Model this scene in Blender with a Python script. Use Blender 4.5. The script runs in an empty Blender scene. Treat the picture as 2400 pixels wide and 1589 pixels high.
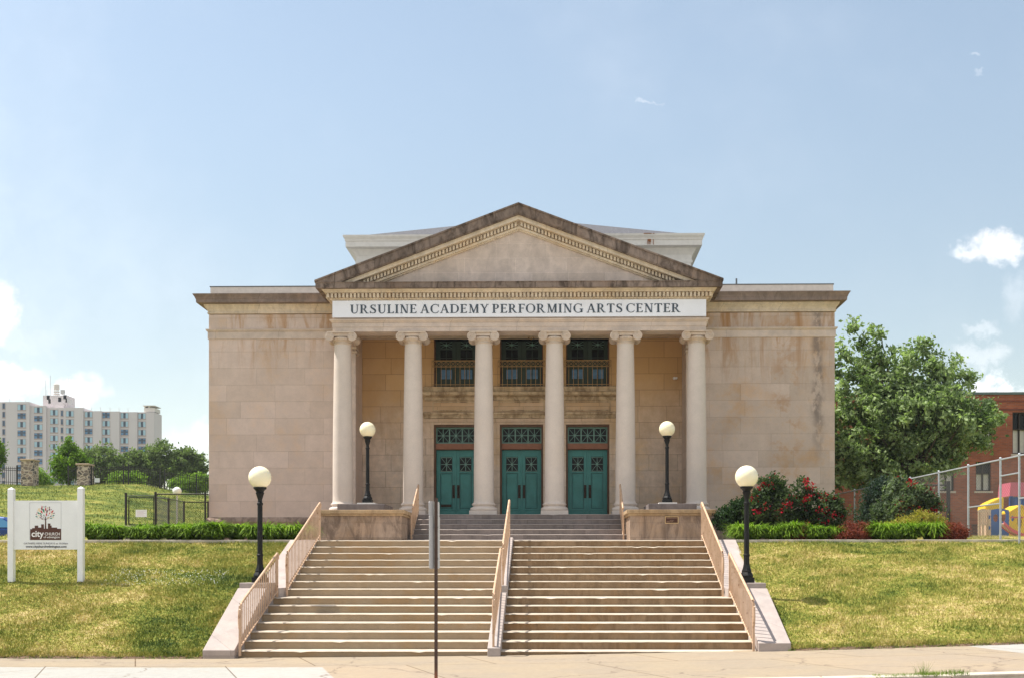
import bpy, math, random
import numpy as np
from math import radians as R, sin, cos, pi

C = bpy.context.scene.collection
SC = bpy.context.scene
# ------------------------------------------------------------------ camera
F, PX, PY, YAW = 2600.0, 1254.0, 1335.0, math.atan(45 / 2600)
CZ = 1.6
cd = bpy.data.cameras.new("Camera"); cam = bpy.data.objects.new("Camera", cd); C.objects.link(cam)
cd.sensor_fit = 'HORIZONTAL'; cd.sensor_width = 36; cd.lens = F / 2400 * 36
cd.shift_x = -(PX - 1200) / 2400; cd.shift_y = (PY - 794.5) / 2400
cd.clip_start = 0.1; cd.clip_end = 6000
cam.location = (0, 0, CZ); cam.rotation_euler = (R(90), 0, YAW)
SC.camera = cam


def P(px, py, Y):
    """a point of the photograph (2400x1589) at depth Y -> world"""
    dx = (px - PX) / F
    wx, wy = dx * cos(YAW) - sin(YAW), dx * sin(YAW) + cos(YAW)
    t = Y / wy
    return (t * wx, Y, CZ + t * (PY - py) / F)


def X(px, Y): return P(px, 1335, Y)[0]
def Z(py, Y, px=1299): return P(px, py, Y)[2]


# ------------------------------------------------------------------ node helpers
class NT:
    def __init__(s, tree): s.t = tree; s.n = tree.nodes; s.l = tree.links
    def node(s, typ, **kw):
        n = s.n.new(typ)
        for k, v in kw.items(): setattr(n, k, v)
        return n
    def put(s, sock, v):
        if isinstance(v, bpy.types.NodeSocket): s.l.new(v, sock)
        elif v is not None:
            if isinstance(v, (tuple, list)) and sock.type == 'RGBA' and len(v) == 3: v = (*v, 1)
            sock.default_value = v
    def math(s, op, a, b=None, c=None, clamp=False):
        n = s.node('ShaderNodeMath', operation=op, use_clamp=clamp)
        s.put(n.inputs[0], a); s.put(n.inputs[1], b)
        if c is not None: s.put(n.inputs[2], c)
        return n.outputs[0]
    def vmath(s, op, a, b=None, out=0):
        n = s.node('ShaderNodeVectorMath', operation=op)
        s.put(n.inputs[0], a); s.put(n.inputs[1], b)
        return n.outputs[out]
    def mix(s, f, a, b, bt='MIX'):
        n = s.node('ShaderNodeMix', data_type='RGBA', blend_type=bt)
        s.put(n.inputs[0], f); s.put(n.inputs[6], a); s.put(n.inputs[7], b)
        return n.outputs[2]
    def ramp(s, v, lo, hi, a=0.0, b=1.0):
        n = s.node('ShaderNodeMapRange', interpolation_type='SMOOTHSTEP')
        for i, q in enumerate((v, lo, hi, a, b)): s.put(n.inputs[i], q)
        return n.outputs[0]
    def noise(s, vec, scale, detail=4, rough=.55, dist=0.0, col=False):
        n = s.node('ShaderNodeTexNoise'); s.put(n.inputs['Vector'], vec)
        n.inputs['Scale'].default_value = scale; n.inputs['Detail'].default_value = detail
        n.inputs['Roughness'].default_value = rough; n.inputs['Distortion'].default_value = dist
        return n.outputs[1 if col else 0]
    def pos(s): return s.node('ShaderNodeNewGeometry').outputs['Position']
    def sep(s, v):
        n = s.node('ShaderNodeSeparateXYZ'); s.put(n.inputs[0], v); return n.outputs
    def comb(s, x, y, z):
        n = s.node('ShaderNodeCombineXYZ')
        for i, q in enumerate((x, y, z)): s.put(n.inputs[i], q)
        return n.outputs[0]
    def scale(s, v, k): return s.vmath('MULTIPLY', v, k)


def material(name, build, rough=.8, metal=0.0, spec=.3):
    m = bpy.data.materials.new(name); m.use_nodes = True
    t = NT(m.node_tree); t.n.clear()
    out = t.node('ShaderNodeOutputMaterial'); b = t.node('ShaderNodeBsdfPrincipled')
    t.l.new(b.outputs[0], out.inputs[0])
    b.inputs['Roughness'].default_value = rough; b.inputs['Metallic'].default_value = metal
    b.inputs['Specular IOR Level'].default_value = spec
    r = build(t, b, out)
    if r is not None: t.put(b.inputs['Base Color'], r)
    return m


def bump(t, b, h, dist=.01, strength=.5):
    n = t.node('ShaderNodeBump'); n.inputs['Distance'].default_value = dist; n.inputs['Strength'].default_value = strength
    t.put(n.inputs['Height'], h); t.l.new(n.outputs[0], b.inputs['Normal'])


def plain(name, col, rough=.6, metal=0.0, var=.12, nscale=6.0, spec=.35, bmp=0.0):
    def f(t, b, o):
        p = t.pos(); n = t.noise(p, nscale, 5)
        k = t.ramp(n, .25, .75, 1 - var, 1 + var)
        if bmp: bump(t, b, t.noise(p, nscale * 8, 4), bmp, .6)
        return t.vmath('MULTIPLY', tuple(col), t.comb(k, k, k))
    return material(name, f, rough, metal, spec)


def stone(name, base, warm, row=.547, width=1.6, zoff=0.0, joint=.78, brick_var=.075, stain=.45, streak=.0, streak_z=(9.4, 10.3), dark=0.0, dark_col=(.10, .08, .07), rough=.85, jointw=.006, xoff=0.0, corner=False, mott=1.0, grad=None):
    def f(t, b, o):
        p = t.pos(); x, y, z = t.sep(p)[:3]
        u = t.math('ADD', t.math('ADD', x, y), xoff); v = t.math('SUBTRACT', z, zoff)
        vec = t.comb(u, v, 0.0)
        br = t.node('ShaderNodeTexBrick'); t.put(br.inputs['Vector'], vec)
        br.offset = .38; br.offset_frequency = 2; br.squash = .72; br.squash_frequency = 3
        i = br.inputs
        t.put(i['Color1'], (1 + brick_var,) * 3); t.put(i['Color2'], (1 - brick_var,) * 3); t.put(i['Mortar'], (joint,) * 3)
        i['Scale'].default_value = 1; i['Mortar Size'].default_value = jointw; i['Mortar Smooth'].default_value = .4
        i['Brick Width'].default_value = width; i['Row Height'].default_value = row
        n1 = t.noise(p, .55, 5, .6); n2 = t.noise(p, 3.2, 6, .65); n3 = t.noise(p, 38, 4)
        # blocks lean warm or grey one by one
        lean = t.ramp(t.sep(br.outputs['Color'])[0], 1 - brick_var, 1 + brick_var)
        c = t.mix(t.math('MULTIPLY', t.ramp(t.math('ADD', t.math('MULTIPLY', n1, .65), t.math('MULTIPLY', n2, .35)), .47, .66), stain), tuple(base), tuple(warm))
        c = t.mix(t.math('MULTIPLY', lean, .25), c, tuple(q * k for q, k in zip(base, (.95, .97, 1.06))))
        c = t.vmath('MULTIPLY', c, br.outputs['Color'])
        k = t.ramp(n2, .25, .75, 1 - .16 * mott, 1 + .12 * mott); c = t.vmath('MULTIPLY', c, t.comb(k, k, k))
        k = t.ramp(n3, .2, .8, .95, 1.05); c = t.vmath('MULTIPLY', c, t.comb(k, k, k))
        if streak:
            sn = t.noise(t.comb(t.math('MULTIPLY', x, 2.2), t.math('MULTIPLY', y, 2.2), t.math('MULTIPLY', z, .35)), 1.0, 6, .7, .6)
            m = t.math('MULTIPLY', t.ramp(sn, .46, .66), t.ramp(z, streak_z[0], streak_z[1]))
            c = t.mix(t.math('MULTIPLY', m, streak), c, tuple(q * w for q, w in zip(warm, (.75, .62, .45))))
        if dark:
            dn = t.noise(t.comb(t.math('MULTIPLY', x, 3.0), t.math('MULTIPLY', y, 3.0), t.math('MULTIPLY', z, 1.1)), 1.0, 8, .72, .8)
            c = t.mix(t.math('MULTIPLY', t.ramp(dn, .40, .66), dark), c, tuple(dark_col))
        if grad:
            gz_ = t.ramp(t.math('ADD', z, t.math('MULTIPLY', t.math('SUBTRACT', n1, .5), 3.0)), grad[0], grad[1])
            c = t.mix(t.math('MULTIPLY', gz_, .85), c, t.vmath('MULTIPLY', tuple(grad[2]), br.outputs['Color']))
        if corner:   # black run-off stain down the outer quoins and rusty patches beside it
            cx = t.math('ABSOLUTE', t.math('SUBTRACT', x, t.math('ADD', 8.62, t.math('MULTIPLY', t.math('SUBTRACT', t.noise(p, 1.3, 3), .5), .5))))
            m = t.math('MULTIPLY', t.ramp(cx, .30, .04), t.ramp(z, 4.6, 7.0)); m = t.math('MULTIPLY', m, t.ramp(t.noise(t.comb(x, y, t.math('MULTIPLY', z, .5)), 4, 6, .7), .38, .58))
            c = t.mix(t.math('MULTIPLY', m, .75), c, (.15, .12, .105))
            bl = t.ramp(t.math('ABSOLUTE', t.math('SUBTRACT', x, 7.55)), .75, .15); m = t.math('MULTIPLY', bl, t.ramp(t.noise(p, 1.6, 5, .65), .46, .6))
            c = t.mix(t.math('MULTIPLY', m, .55), c, (.38, .22, .115))
        bump(t, b, t.math('ADD', t.math('MULTIPLY', br.outputs['Fac'], -1.0), t.math('MULTIPLY', n3, .18)), .006, .6)
        return c
    return material(name, f, rough, 0, .25)


# ------------------------------------------------------------------ world and sun
SUN_TO = np.array((-.46, .10, .875)); SUN_TO /= np.linalg.norm(SUN_TO)
EL = math.asin(SUN_TO[2]); AZ = math.atan2(SUN_TO[0], SUN_TO[1])
w = bpy.data.worlds.new("World"); SC.world = w; w.use_nodes = True
t = NT(w.node_tree); t.n.clear()
sky = t.node('ShaderNodeTexSky', sky_type='NISHITA'); sky.sun_disc = False
sky.sun_elevation = EL; sky.sun_rotation = AZ
sky.air_density = 1.0; sky.dust_density = .35; sky.ozone_density = 1.2
d = t.node('ShaderNodeTexCoord').outputs['Generated']
dx, dy, dz = t.sep(d)[:3]
yy = t.math('MAXIMUM', dy, .05)
uv = t.comb(t.math('DIVIDE', dx, yy), t.math('DIVIDE', dz, yy), 0.0)
warp = t.vmath('SUBTRACT', t.noise(uv, 14, 6, .6, col=True), (.5, .5, .5))
uvw = t.vmath('ADD', uv, t.scale(warp, (.075, .06, 0)))
warp2 = t.vmath('SUBTRACT', t.noise(uv, 70, 5, .6, col=True), (.5, .5, .5))
uvw = t.vmath('ADD', uvw, t.scale(warp2, (.032, .028, 0)))
CL = [(-15, 735, 66, 95, 1.0), (15, 900, 95, 50, .9), (188, 915, 66, 42, .8), (150, 935, 60, 30, .7), (450, 1040, 80, 60, .45), (300, 1010, 90, 60, .3),
      (2335, 582, 70, 40, .95), (2285, 612, 60, 30, .7), (2375, 700, 50, 60, .16), (2295, 832, 70, 26, .30), (2290, 780, 45, 18, .25),
      (2320, 905, 48, 42, .95), (2380, 915, 45, 28, 1.0), (1516, 244, 26, 7, .28), (2282, 125, 16, 7, .2), (2292, 168, 13, 7, .14), (60, 800, 120, 60, .2)]
tot = None
for px, py, rx, ry, st in CL:
    a = P(px, py, 1.0)
    q = t.vmath('SUBTRACT', uvw, (a[0], a[2] - CZ, 0)); q = t.scale(q, (F / rx, F / ry, 0))
    ln = t.vmath('LENGTH', q, out=1)
    m = t.ramp(ln, 1.25, .25, 0.0, st)
    tot = m if tot is None else t.math('MAXIMUM', tot, m)
veil = t.math('MULTIPLY', t.ramp(t.noise(uv, 1.6, 5, .6), .45, .75), .16)
tot = t.math('MAXIMUM', tot, veil)
tot = t.math('MULTIPLY', tot, t.ramp(dy, .02, .2))
# unseen broken cloud added behind the camera to brighten the shaded front
cn = t.noise(t.scale(d, (1, 1, 1.6)), 2.2, 6, .6)
tot = t.math('MAXIMUM', tot, t.math('MULTIPLY', t.ramp(cn, .43, .63), t.ramp(dy, -.02, -.22)))
low = t.ramp(dz, .46, .10, 1.0, .74)
skyc = t.vmath('MULTIPLY', t.vmath('MULTIPLY', sky.outputs[0], t.comb(low, low, low)), (1.46, 1.22, .955))
lum = t.ramp(t.noise(uvw, 22, 6, .6), .3, .7, .78, 1.12)
cloudc = t.vmath('MULTIPLY', (7.4, 7.4, 7.5), t.comb(lum, lum, lum))
col = t.mix(tot, skyc, cloudc)
bg = t.node('ShaderNodeBackground'); t.put(bg.inputs[0], col); bg.inputs[1].default_value = .115
wo = t.node('ShaderNodeOutputWorld'); t.l.new(bg.outputs[0], wo.inputs[0])
sl = bpy.data.lights.new("Sun", 'SUN'); sl.energy = 4.9; sl.angle = R(.5); sl.color = (1, .95, .87)
so = bpy.data.objects.new("Sun", sl); C.objects.link(so)
from mathutils import Vector
so.rotation_euler = Vector(SUN_TO).to_track_quat('Z', 'Y').to_euler()
SC.view_settings.view_transform = 'Standard'; SC.view_settings.look = 'None'
SC.view_settings.exposure = .80; SC.view_settings.gamma = 1
SC.cycles.max_bounces = 8; SC.cycles.diffuse_bounces = 5; SC.cycles.transparent_max_bounces = 8


# ------------------------------------------------------------------ object helpers
def tag(o, label=None, cat=None, group=None, kind=None):
    if label: o['label'] = label
    if cat: o['category'] = cat
    if group: o['group'] = group
    if kind: o['kind'] = kind
    return o


def thing(name, label, cat, loc=(0, 0, 0), group=None, kind=None):
    o = bpy.data.objects.new(name, None); C.objects.link(o); o.location = loc; o.empty_display_size = .3
    return tag(o, label, cat, group, kind)


def root_loc(o):
    v = Vector((0, 0, 0))
    while o is not None: v += o.location; o = o.parent
    return v


class M:
    def __init__(s): s.v = []; s.f = []; s.mi = []; s.k = 0
    def add(s, vs, fs):
        n = len(s.v); s.v += [tuple(q) for q in vs]; s.f += [tuple(i + n for i in f) for f in fs]; s.mi += [s.k] * len(fs); return s
    def box(s, x0, x1, y0, y1, z0, z1):
        return s.add([(x0, y0, z0), (x1, y0, z0), (x1, y1, z0), (x0, y1, z0), (x0, y0, z1), (x1, y0, z1), (x1, y1, z1), (x0, y1, z1)],
                     [(0, 3, 2, 1), (4, 5, 6, 7), (0, 1, 5, 4), (1, 2, 6, 5), (2, 3, 7, 6), (3, 0, 4, 7)])
    def prism(s, poly, ax, a0, a1):
        """poly of 2-D points (ccw or cw), extruded along axis ax (0: points are y,z; 1: x,z; 2: x,y)"""
        n = len(poly)
        def mk(p, a): return (a, p[0], p[1]) if ax == 0 else (p[0], a, p[1]) if ax == 1 else (p[0], p[1], a)
        vs = [mk(p, a0) for p in poly] + [mk(p, a1) for p in poly]
        fs = [tuple(range(n)), tuple(range(2 * n - 1, n - 1, -1))] + [(i, i + n, (i + 1) % n + n, (i + 1) % n) for i in range(n)]
        return s.add(vs, fs)
    def lathe(s, prof, c, n=32, ax=2, cap=True):
        """prof: (r, h) pairs along the axis"""
        vs = []; fs = []
        for r, h in prof:
            for i in range(n):
                a = 2 * pi * i / n; u, v = r * cos(a), r * sin(a)
                vs.append((c[0] + u, c[1] + v, c[2] + h) if ax == 2 else (c[0] + u, c[1] + h, c[2] + v) if ax == 1 else (c[0] + h, c[1] + u, c[2] + v))
        for j in range(len(prof) - 1):
            for i in range(n):
                a, b_ = j * n + i, j * n + (i + 1) % n
                fs.append((a, b_, b_ + n, a + n))
        if cap: fs += [tuple(range(n - 1, -1, -1)), tuple(range((len(prof) - 1) * n, len(prof) * n))]
        return s.add(vs, fs)
    def tube(s, pts, r, n=6, cap=True):
        pts = [Vector(p) for p in pts]; rs = r if isinstance(r, (list, tuple)) else [r] * len(pts)
        vs = []; fs = []
        for i, p in enumerate(pts):
            d_ = (pts[min(i + 1, len(pts) - 1)] - pts[max(i - 1, 0)]).normalized()
            up = Vector((0, 0, 1)) if abs(d_.z) < .9 else Vector((0, 1, 0))
            a = d_.cross(up).normalized(); b_ = a.cross(d_)
            for k in range(n):
                an = 2 * pi * (k + .5) / n; vs.append(p + (a * cos(an) + b_ * sin(an)) * rs[i])
        for j in range(len(pts) - 1):
            for k in range(n):
                a, b_ = j * n + k, j * n + (k + 1) % n; fs.append((a, b_, b_ + n, a + n))
        if cap: fs += [tuple(range(n)), tuple(range(len(pts) * n - 1, (len(pts) - 1) * n - 1, -1))]
        return s.add(vs, fs)
    def sphere(s, c, r, n=24, m=14, sq=(1, 1, 1)):
        prof = [(r * sin(pi * j / m) + 1e-5, -r * cos(pi * j / m)) for j in range(m + 1)]
        k = len(s.v); s.lathe(prof, (0, 0, 0), n)
        for i in range(k, len(s.v)): v = s.v[i]; s.v[i] = (c[0] + v[0] * sq[0], c[1] + v[1] * sq[1], c[2] + v[2] * sq[2])
        return s
    def quad(s, a, b, c, d_): return s.add([a, b, c, d_], [(0, 1, 2, 3)])
    def build(s, name, mat, parent=None, smooth=None, bevel=0, fix=True):
        me = bpy.data.meshes.new(name); o = bpy.data.objects.new(name, me); C.objects.link(o)
        off = root_loc(parent) if parent else Vector((0, 0, 0))
        me.from_pydata([(x - off.x, y - off.y, z - off.z) for x, y, z in s.v], [], s.f)
        for m_ in (mat if isinstance(mat, (list, tuple)) else [mat]): me.materials.append(m_)
        if any(s.mi): me.polygons.foreach_set('material_index', s.mi)
        if fix:
            import bmesh
            b = bmesh.new(); b.from_mesh(me); bmesh.ops.recalc_face_normals(b, faces=b.faces); b.to_mesh(me); b.free()
        if smooth:
            me.shade_smooth(); me.set_sharp_from_angle(angle=R(smooth))
        if bevel:
            bm_ = o.modifiers.new('bevel', 'BEVEL'); bm_.width = bevel; bm_.segments = 2; bm_.limit_method = 'ANGLE'; bm_.angle_limit = R(40)
        if parent: o.parent = parent
        return o


def npmesh(name, V, Fc, mat, parent=None, nv=3):
    """V (n,3) float, Fc (m,nv) int"""
    me = bpy.data.meshes.new(name)
    off = root_loc(parent) if parent else Vector((0, 0, 0))
    V = V - np.array(off)
    me.vertices.add(len(V)); me.vertices.foreach_set('co', V.astype(np.float32).ravel())
    me.loops.add(Fc.size); me.loops.foreach_set('vertex_index', Fc.astype(np.int32).ravel())
    me.polygons.add(len(Fc)); me.polygons.foreach_set('loop_start', np.arange(0, Fc.size, nv, dtype=np.int32))
    me.update(calc_edges=True)
    for m_ in (mat if isinstance(mat, (list, tuple)) else [mat]): me.materials.append(m_)
    o = bpy.data.objects.new(name, me); C.objects.link(o)
    if parent: o.parent = parent
    return o


def tree_copy(o, loc, label, name=None):
    c = o.copy(); C.objects.link(c); c.location = loc; c['label'] = label
    def rec(a, b):
        for ch in list(a.children):
            if ch.name in made: continue
            k = ch.copy(); C.objects.link(k); k.parent = b; made.add(k.name); rec(ch, k)
    made = set(); rec(o, c)
    return c


# ------------------------------------------------------------------ materials
LB, LW = (.59, .47, .395), (.55, .37, .225)
m_wall = stone('limestone_ashlar', LB, LW, streak=.9, streak_z=(7.2, 10.3), zoff=3.32 - .547 * 6, stain=.5, mott=.55)
m_wall_r = stone('limestone_ashlar_weathered', (.53, .42, .345), (.47, .30, .17), streak=.95, streak_z=(6.8, 10.0), zoff=3.32 - .547 * 6, stain=.9, brick_var=.085, xoff=.7, corner=True, mott=.65)
m_inner = stone('limestone_bounce_ashlar', (.62, .49, .38), (.60, .42, .24), zoff=3.32 - .547 * 6, stain=.9, brick_var=.06, joint=.62, dark=.2, dark_col=(.22, .11, .04), mott=1.1, grad=(4.8, 8.6, (.53, .31, .12)), width=1.35, jointw=.009)  # warm bounce light painted in, stronger up the recess wall; blotchy stain too
m_trim = stone('limestone_trim', (.56, .46, .39), (.56, .42, .29), row=9, width=2.1, joint=.65, brick_var=.05, stain=.6)
m_column = stone('limestone_column', (.60, .52, .46), (.56, .46, .37), row=30, width=90, joint=1, brick_var=0, stain=.3, mott=.35)
m_capital = stone('limestone_capital', (.60, .50, .42), (.52, .38, .25), row=30, width=90, joint=1, brick_var=0, stain=.7, dark=.2, dark_col=(.22, .13, .06))
m_bounce = stone('limestone_bounce_yellow', (.68, .575, .45), (.62, .46, .29), row=9, width=1.9, joint=.6, brick_var=.05, stain=.8, dark=.25, dark_col=(.16, .09, .04))  # soffit stone: warm bounce light painted into the base, stain noise over it
m_crust = stone('limestone_dark_crust', (.25, .19, .155), (.22, .14, .09), row=9, width=1.25, joint=.45, brick_var=.2, stain=.7, dark=.95, dark_col=(.06, .042, .033), jointw=.012)
m_crustw = stone('limestone_cornice_crust', (.25, .19, .16), (.28, .19, .13), row=9, width=2.4, joint=.55, brick_var=.1, stain=.6, dark=.5, dark_col=(.10, .075, .06))
m_tymp = stone('limestone_tympanum', (.60, .495, .43), (.56, .44, .365), row=.455, width=1.6, zoff=10.46, joint=1.35, brick_var=.05, stain=.4, dark=.15, dark_col=(.12, .11, .11))
m_ledge = stone('limestone_ledge_stained', (.56, .42, .26), (.50, .33, .16), row=9, width=2.2, joint=.5, brick_var=.05, stain=.8, dark=.7, dark_col=(.12, .065, .025))
m_ped = stone('pedestal_stone', (.36, .265, .20), (.30, .19, .11), row=.42, width=1.25, joint=.75, brick_var=.14, stain=.7, dark=.75, dark_col=(.09, .06, .045))
m_pedcap = stone('pedestal_cap_stone', (.42, .30, .18), (.36, .23, .12), row=9, width=3, joint=.7, stain=.8, dark=.5, dark_col=(.12, .075, .04))
m_plinth = stone('slate_grey_plinth', (.17, .15, .15), (.19, .15, .12), row=9, width=2, stain=.5, dark=.4, dark_col=(.07, .06, .06))
m_granite = stone('grey_granite_steps', (.225, .185, .165), (.20, .15, .12), row=9, width=1.5, joint=.5, brick_var=.10, stain=.5, dark=.45, dark_col=(.10, .085, .08))
m_step = stone('concrete_steps', (.33, .25, .165), (.29, .185, .09), row=9, width=40, joint=1, brick_var=0, stain=.8, dark=.22, dark_col=(.22, .15, .09), mott=.7)
m_stepd = stone('concrete_steps_stained', (.27, .185, .11), (.22, .12, .048), row=9, width=40, joint=1, brick_var=0, stain=.95, dark=.6, dark_col=(.12, .07, .033))
m_tread = plain('sunlit_pale_tread', (.49, .42, .335), .85, 0, .12, nscale=3)  # treads: the step concrete with sunlight painted in as a paler tone
m_gtread = plain('lit_granite_tread', (.29, .245, .22), .8, 0, .15, nscale=4)  # granite treads: a lit tone put into the colour
m_cheek = stone('concrete_cheek', (.38, .325, .295), (.34, .265, .225), row=30, width=1.9, joint=.7, brick_var=.04, stain=.5, dark=.15, dark_col=(.25, .2, .17))
m_whitestone = plain('pale_painted_stone', (.66, .62, .57), .7, var=.1)
m_parapet = plain('parapet_render', (.62, .57, .52), .8, var=.08)
m_attic = plain('attic_painted_cornice', (.70, .66, .61), .75, var=.06)
m_rust = plain('rust_stain', (.30, .11, .04), .9, var=.3, nscale=20)
m_lead = plain('lead_flashing', (.12, .13, .14), .5, .2)
m_black = plain('black_iron', (.008, .008, .008), .5, .0, .3, spec=.22)
m_blackfence = plain('black_fence_coating', (.02, .018, .016), .5, 0, .2)
def f_rail(t, b, o):
    p = t.pos(); c = t.mix(t.ramp(t.noise(p, 4, 4), .3, .7), (.48, .315, .20), (.57, .39, .265))
    return t.mix(t.math('MULTIPLY', t.ramp(t.noise(p, 11, 6, .7), .56, .68), .8), c, (.20, .075, .03))
m_rail = material('tan_painted_railing', f_rail, .5, 0, .3)
m_gold = plain('ochre_balcony_iron', (.34, .21, .085), .55, .1, .25, nscale=30)
m_dgreen = plain('dark_green_woodwork', (.028, .05, .036), .5, 0, .2)
m_teal = plain('teal_door_paint', (.045, .205, .185), .42, 0, .13, nscale=3)
m_tealdark = plain('teal_groove_shade', (.018, .075, .07), .5, 0, .1)
m_grille = plain('grey_green_grille', (.15, .27, .22), .5, 0, .15)
m_bronze = plain('dark_bronze', (.03, .022, .015), .4, .6, .2)
m_frame = plain('brown_door_frame', (.13, .065, .035), .6, 0, .2)
m_copper = plain('terracotta_lintel_paint', (.26, .11, .06), .6, 0, .12)
m_glassd = plain('dark_glass', (.010, .012, .012), .25, 0, .1, spec=.15)
m_blind = plain('blue_window_blind', (.10, .22, .38), .5, 0, .2)
m_signw = plain('white_sign_panel', (.80, .81, .87), .45, 0, .05, 1.3)
m_letter = plain('slate_blue_lettering', (.055, .075, .10), .5, 0, .05)
m_white = plain('white_vinyl', (.80, .80, .80), .4, 0, .02)
m_brownlogo = plain('dark_brown_print', (.085, .03, .018), .5, 0, .05)
m_wire = plain('weathered_wire', (.10, .10, .10), .6)
m_galv = plain('galvanised_steel', (.38, .40, .42), .4, .35, .1)
m_greysign = plain('grey_sign_back', (.52, .50, .50), .45, .25, .05)
m_slate = plain('grey_roof_shingle', (.085, .085, .095), .85, 0, .35, nscale=14, bmp=.02)


def f_globe(t, b, o):
    b.inputs['Subsurface Weight'].default_value = .35; b.inputs['Subsurface Radius'].default_value = (.12, .11, .07)
    b.inputs['Subsurface Scale'].default_value = 1.0
    return None
m_globe = material('cream_glass_globe', f_globe, .25, 0, .5); m_globe.node_tree.nodes['Principled BSDF'].inputs['Base Color'].default_value = (.83, .76, .55, 1)
m_globew = plain('white_globe', (.8, .78, .75), .3)


def f_lawn(mul=1.0):
    def f(t, b, o):
        p = t.pos()
        a = t.noise(t.scale(p, (.55, .9, .8)), .62, 6, .62, .5); c2 = t.noise(t.scale(p, (.8, 1.2, 1)), 2.4, 6, .7); c3 = t.noise(p, 17, 6, .75)
        k = t.math('ADD', t.math('MULTIPLY', a, .28), t.math('ADD', t.math('MULTIPLY', c2, .28), t.math('MULTIPLY', c3, .44)))
        x_, y_, z_ = t.sep(p)[:3]
        k = t.math('SUBTRACT', k, t.math('MULTIPLY', t.ramp(y_, 40, 52), .055))
        k = t.math('SUBTRACT', k, t.math('MULTIPLY', t.ramp(t.math('ABSOLUTE', t.math('ADD', x_, 7.4)), 1.6, .3), .045))
        cr = t.node('ShaderNodeValToRGB'); t.put(cr.inputs[0], k); e = cr.color_ramp.elements
        e[0].position = .405; e[0].color = (.040 * mul, .07 * mul, .012 * mul, 1)
        e[1].position = .585; e[1].color = (.48 * mul, .385 * mul, .19 * mul, 1)
        q = e.new(.465); q.color = (.16 * mul, .183 * mul, .03 * mul, 1)
        q = e.new(.525); q.color = (.295 * mul, .255 * mul, .065 * mul, 1)
        bump(t, b, t.noise(p, 45, 4), .03, .7)
        return cr.outputs[0]
    return f
m_lawn = material('dry_lawn', f_lawn(1.0), .95, 0, .1)
m_blade = material('lawn_grass_blades', f_lawn(1.55), .7, 0, .2)


def leafmat(name, dark, light, trans=.35, sc=1.2):
    def f(t, b, o):
        p = t.pos(); n = t.noise(p, sc, 3); n2 = t.noise(p, 23, 2)
        k = t.ramp(t.math('ADD', t.math('MULTIPLY', n, .5), t.math('MULTIPLY', n2, .5)), .36, .64)
        c = t.mix(k, tuple(dark), tuple(light))
        t.put(b.inputs['Base Color'], c)
        tr = t.node('ShaderNodeBsdfTranslucent'); t.put(tr.inputs[0], t.vmath('MULTIPLY', c, (1.1, 1.35, .6)))
        mx = t.node('ShaderNodeMixShader'); mx.inputs[0].default_value = trans
        t.l.new(b.outputs[0], mx.inputs[1]); t.l.new(tr.outputs[0], mx.inputs[2]); t.l.new(mx.outputs[0], o.inputs[0])
    return material(name, f, .6, 0, .12)
m_leaf_main = leafmat('grey_green_leaves', (.045, .085, .022), (.40, .49, .25))
m_leaf_bright = leafmat('bright_green_leaves', (.04, .09, .008), (.22, .34, .04))
m_leaf_mid = leafmat('olive_green_leaves', (.05, .08, .025), (.24, .30, .12))
m_leaf_lime = leafmat('lime_leaves', (.10, .18, .02), (.24, .34, .05))
m_leaf_rose = leafmat('rose_leaves', (.014, .03, .012), (.09, .13, .055))
m_leaf_dark = leafmat('dark_shrub_leaves', (.014, .032, .012), (.04, .075, .03))
m_leaf_gold = leafmat('golden_spirea_leaves', (.18, .17, .03), (.38, .32, .06))
m_leaf_barb = leafmat('burgundy_leaves', (.07, .014, .012), (.30, .075, .045), .25)
m_petal = leafmat('red_rose_petals', (.20, .004, .010), (.46, .015, .035), .2)
m_strap = leafmat('strap_grass_leaves', (.045, .10, .01), (.24, .36, .035), .3, 5.0)
m_bark = plain('brown_bark', (.09, .065, .045), .9, 0, .3, bmp=.02)

# ------------------------------------------------------------------ ground
def g(x):
    x = max(-16, min(14, x)); return .015 + .0169 * x + .00103 * x * x
def tz(x, Y):
    if Y <= 27.3:
        b0 = g(x) + .035; u = max(0, (Y - 20.6) / 6.7)
        return b0 + (2.29 - b0) * min(1, u + .035 * sin(pi * u)) + .02 * sin(x * 1.7) * sin(Y * 1.3) * u * (1 - u) * 4
    z = 2.29
    if x < -11:
        if Y > 37:
            u = (Y - 37) / 38
            s = 1 if x < -28 else (.75 + .25 * (-x - 20) / 8 if x < -20 else .30 + .45 * (-x - 11) / 9)
            hh = 5.13 * min(1, u) ** .92 * s
            if Y > 75: hh *= max(0, 1 - (Y - 75) / 60)
            z += hh + .06 * sin(x * .7 + Y * .3) * min(1, u)
    if x > 8.5: z += .22 * max(0, min(1, (Y - 28.6) / 1.6))
    return z


def sheet(name, xs, ys, fn, mat, lab=None, kind='structure'):
    V = np.array([(x, y, fn(x, y)) for y in ys for x in xs]); n = len(xs)
    Fc = np.array([(j * n + i, j * n + i + 1, (j + 1) * n + i + 1, (j + 1) * n + i) for j in range(len(ys) - 1) for i in range(n - 1)])
    o = npmesh(name, V, Fc, mat, nv=4); o.data.shade_smooth(); tag(o, lab, None, None, kind); return o
m_dirt = plain('bare_soil', (.16, .10, .065), .95, 0, .3, nscale=9, bmp=.03)
M().quad((-1500, -300, -.5), (1500, -300, -.5), (1500, 3000, -.5), (-1500, 3000, -.5)).build('ground', plain('far_ground', (.12, .13, .06), .95, 0, .3, nscale=.05))['kind'] = 'structure'
ysn = list(np.linspace(20.6, 27.3, 28)) + list(np.linspace(27.6, 37, 14)) + list(np.linspace(38, 76, 39)) + [80, 90, 105, 135, 160, 250]
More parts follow.
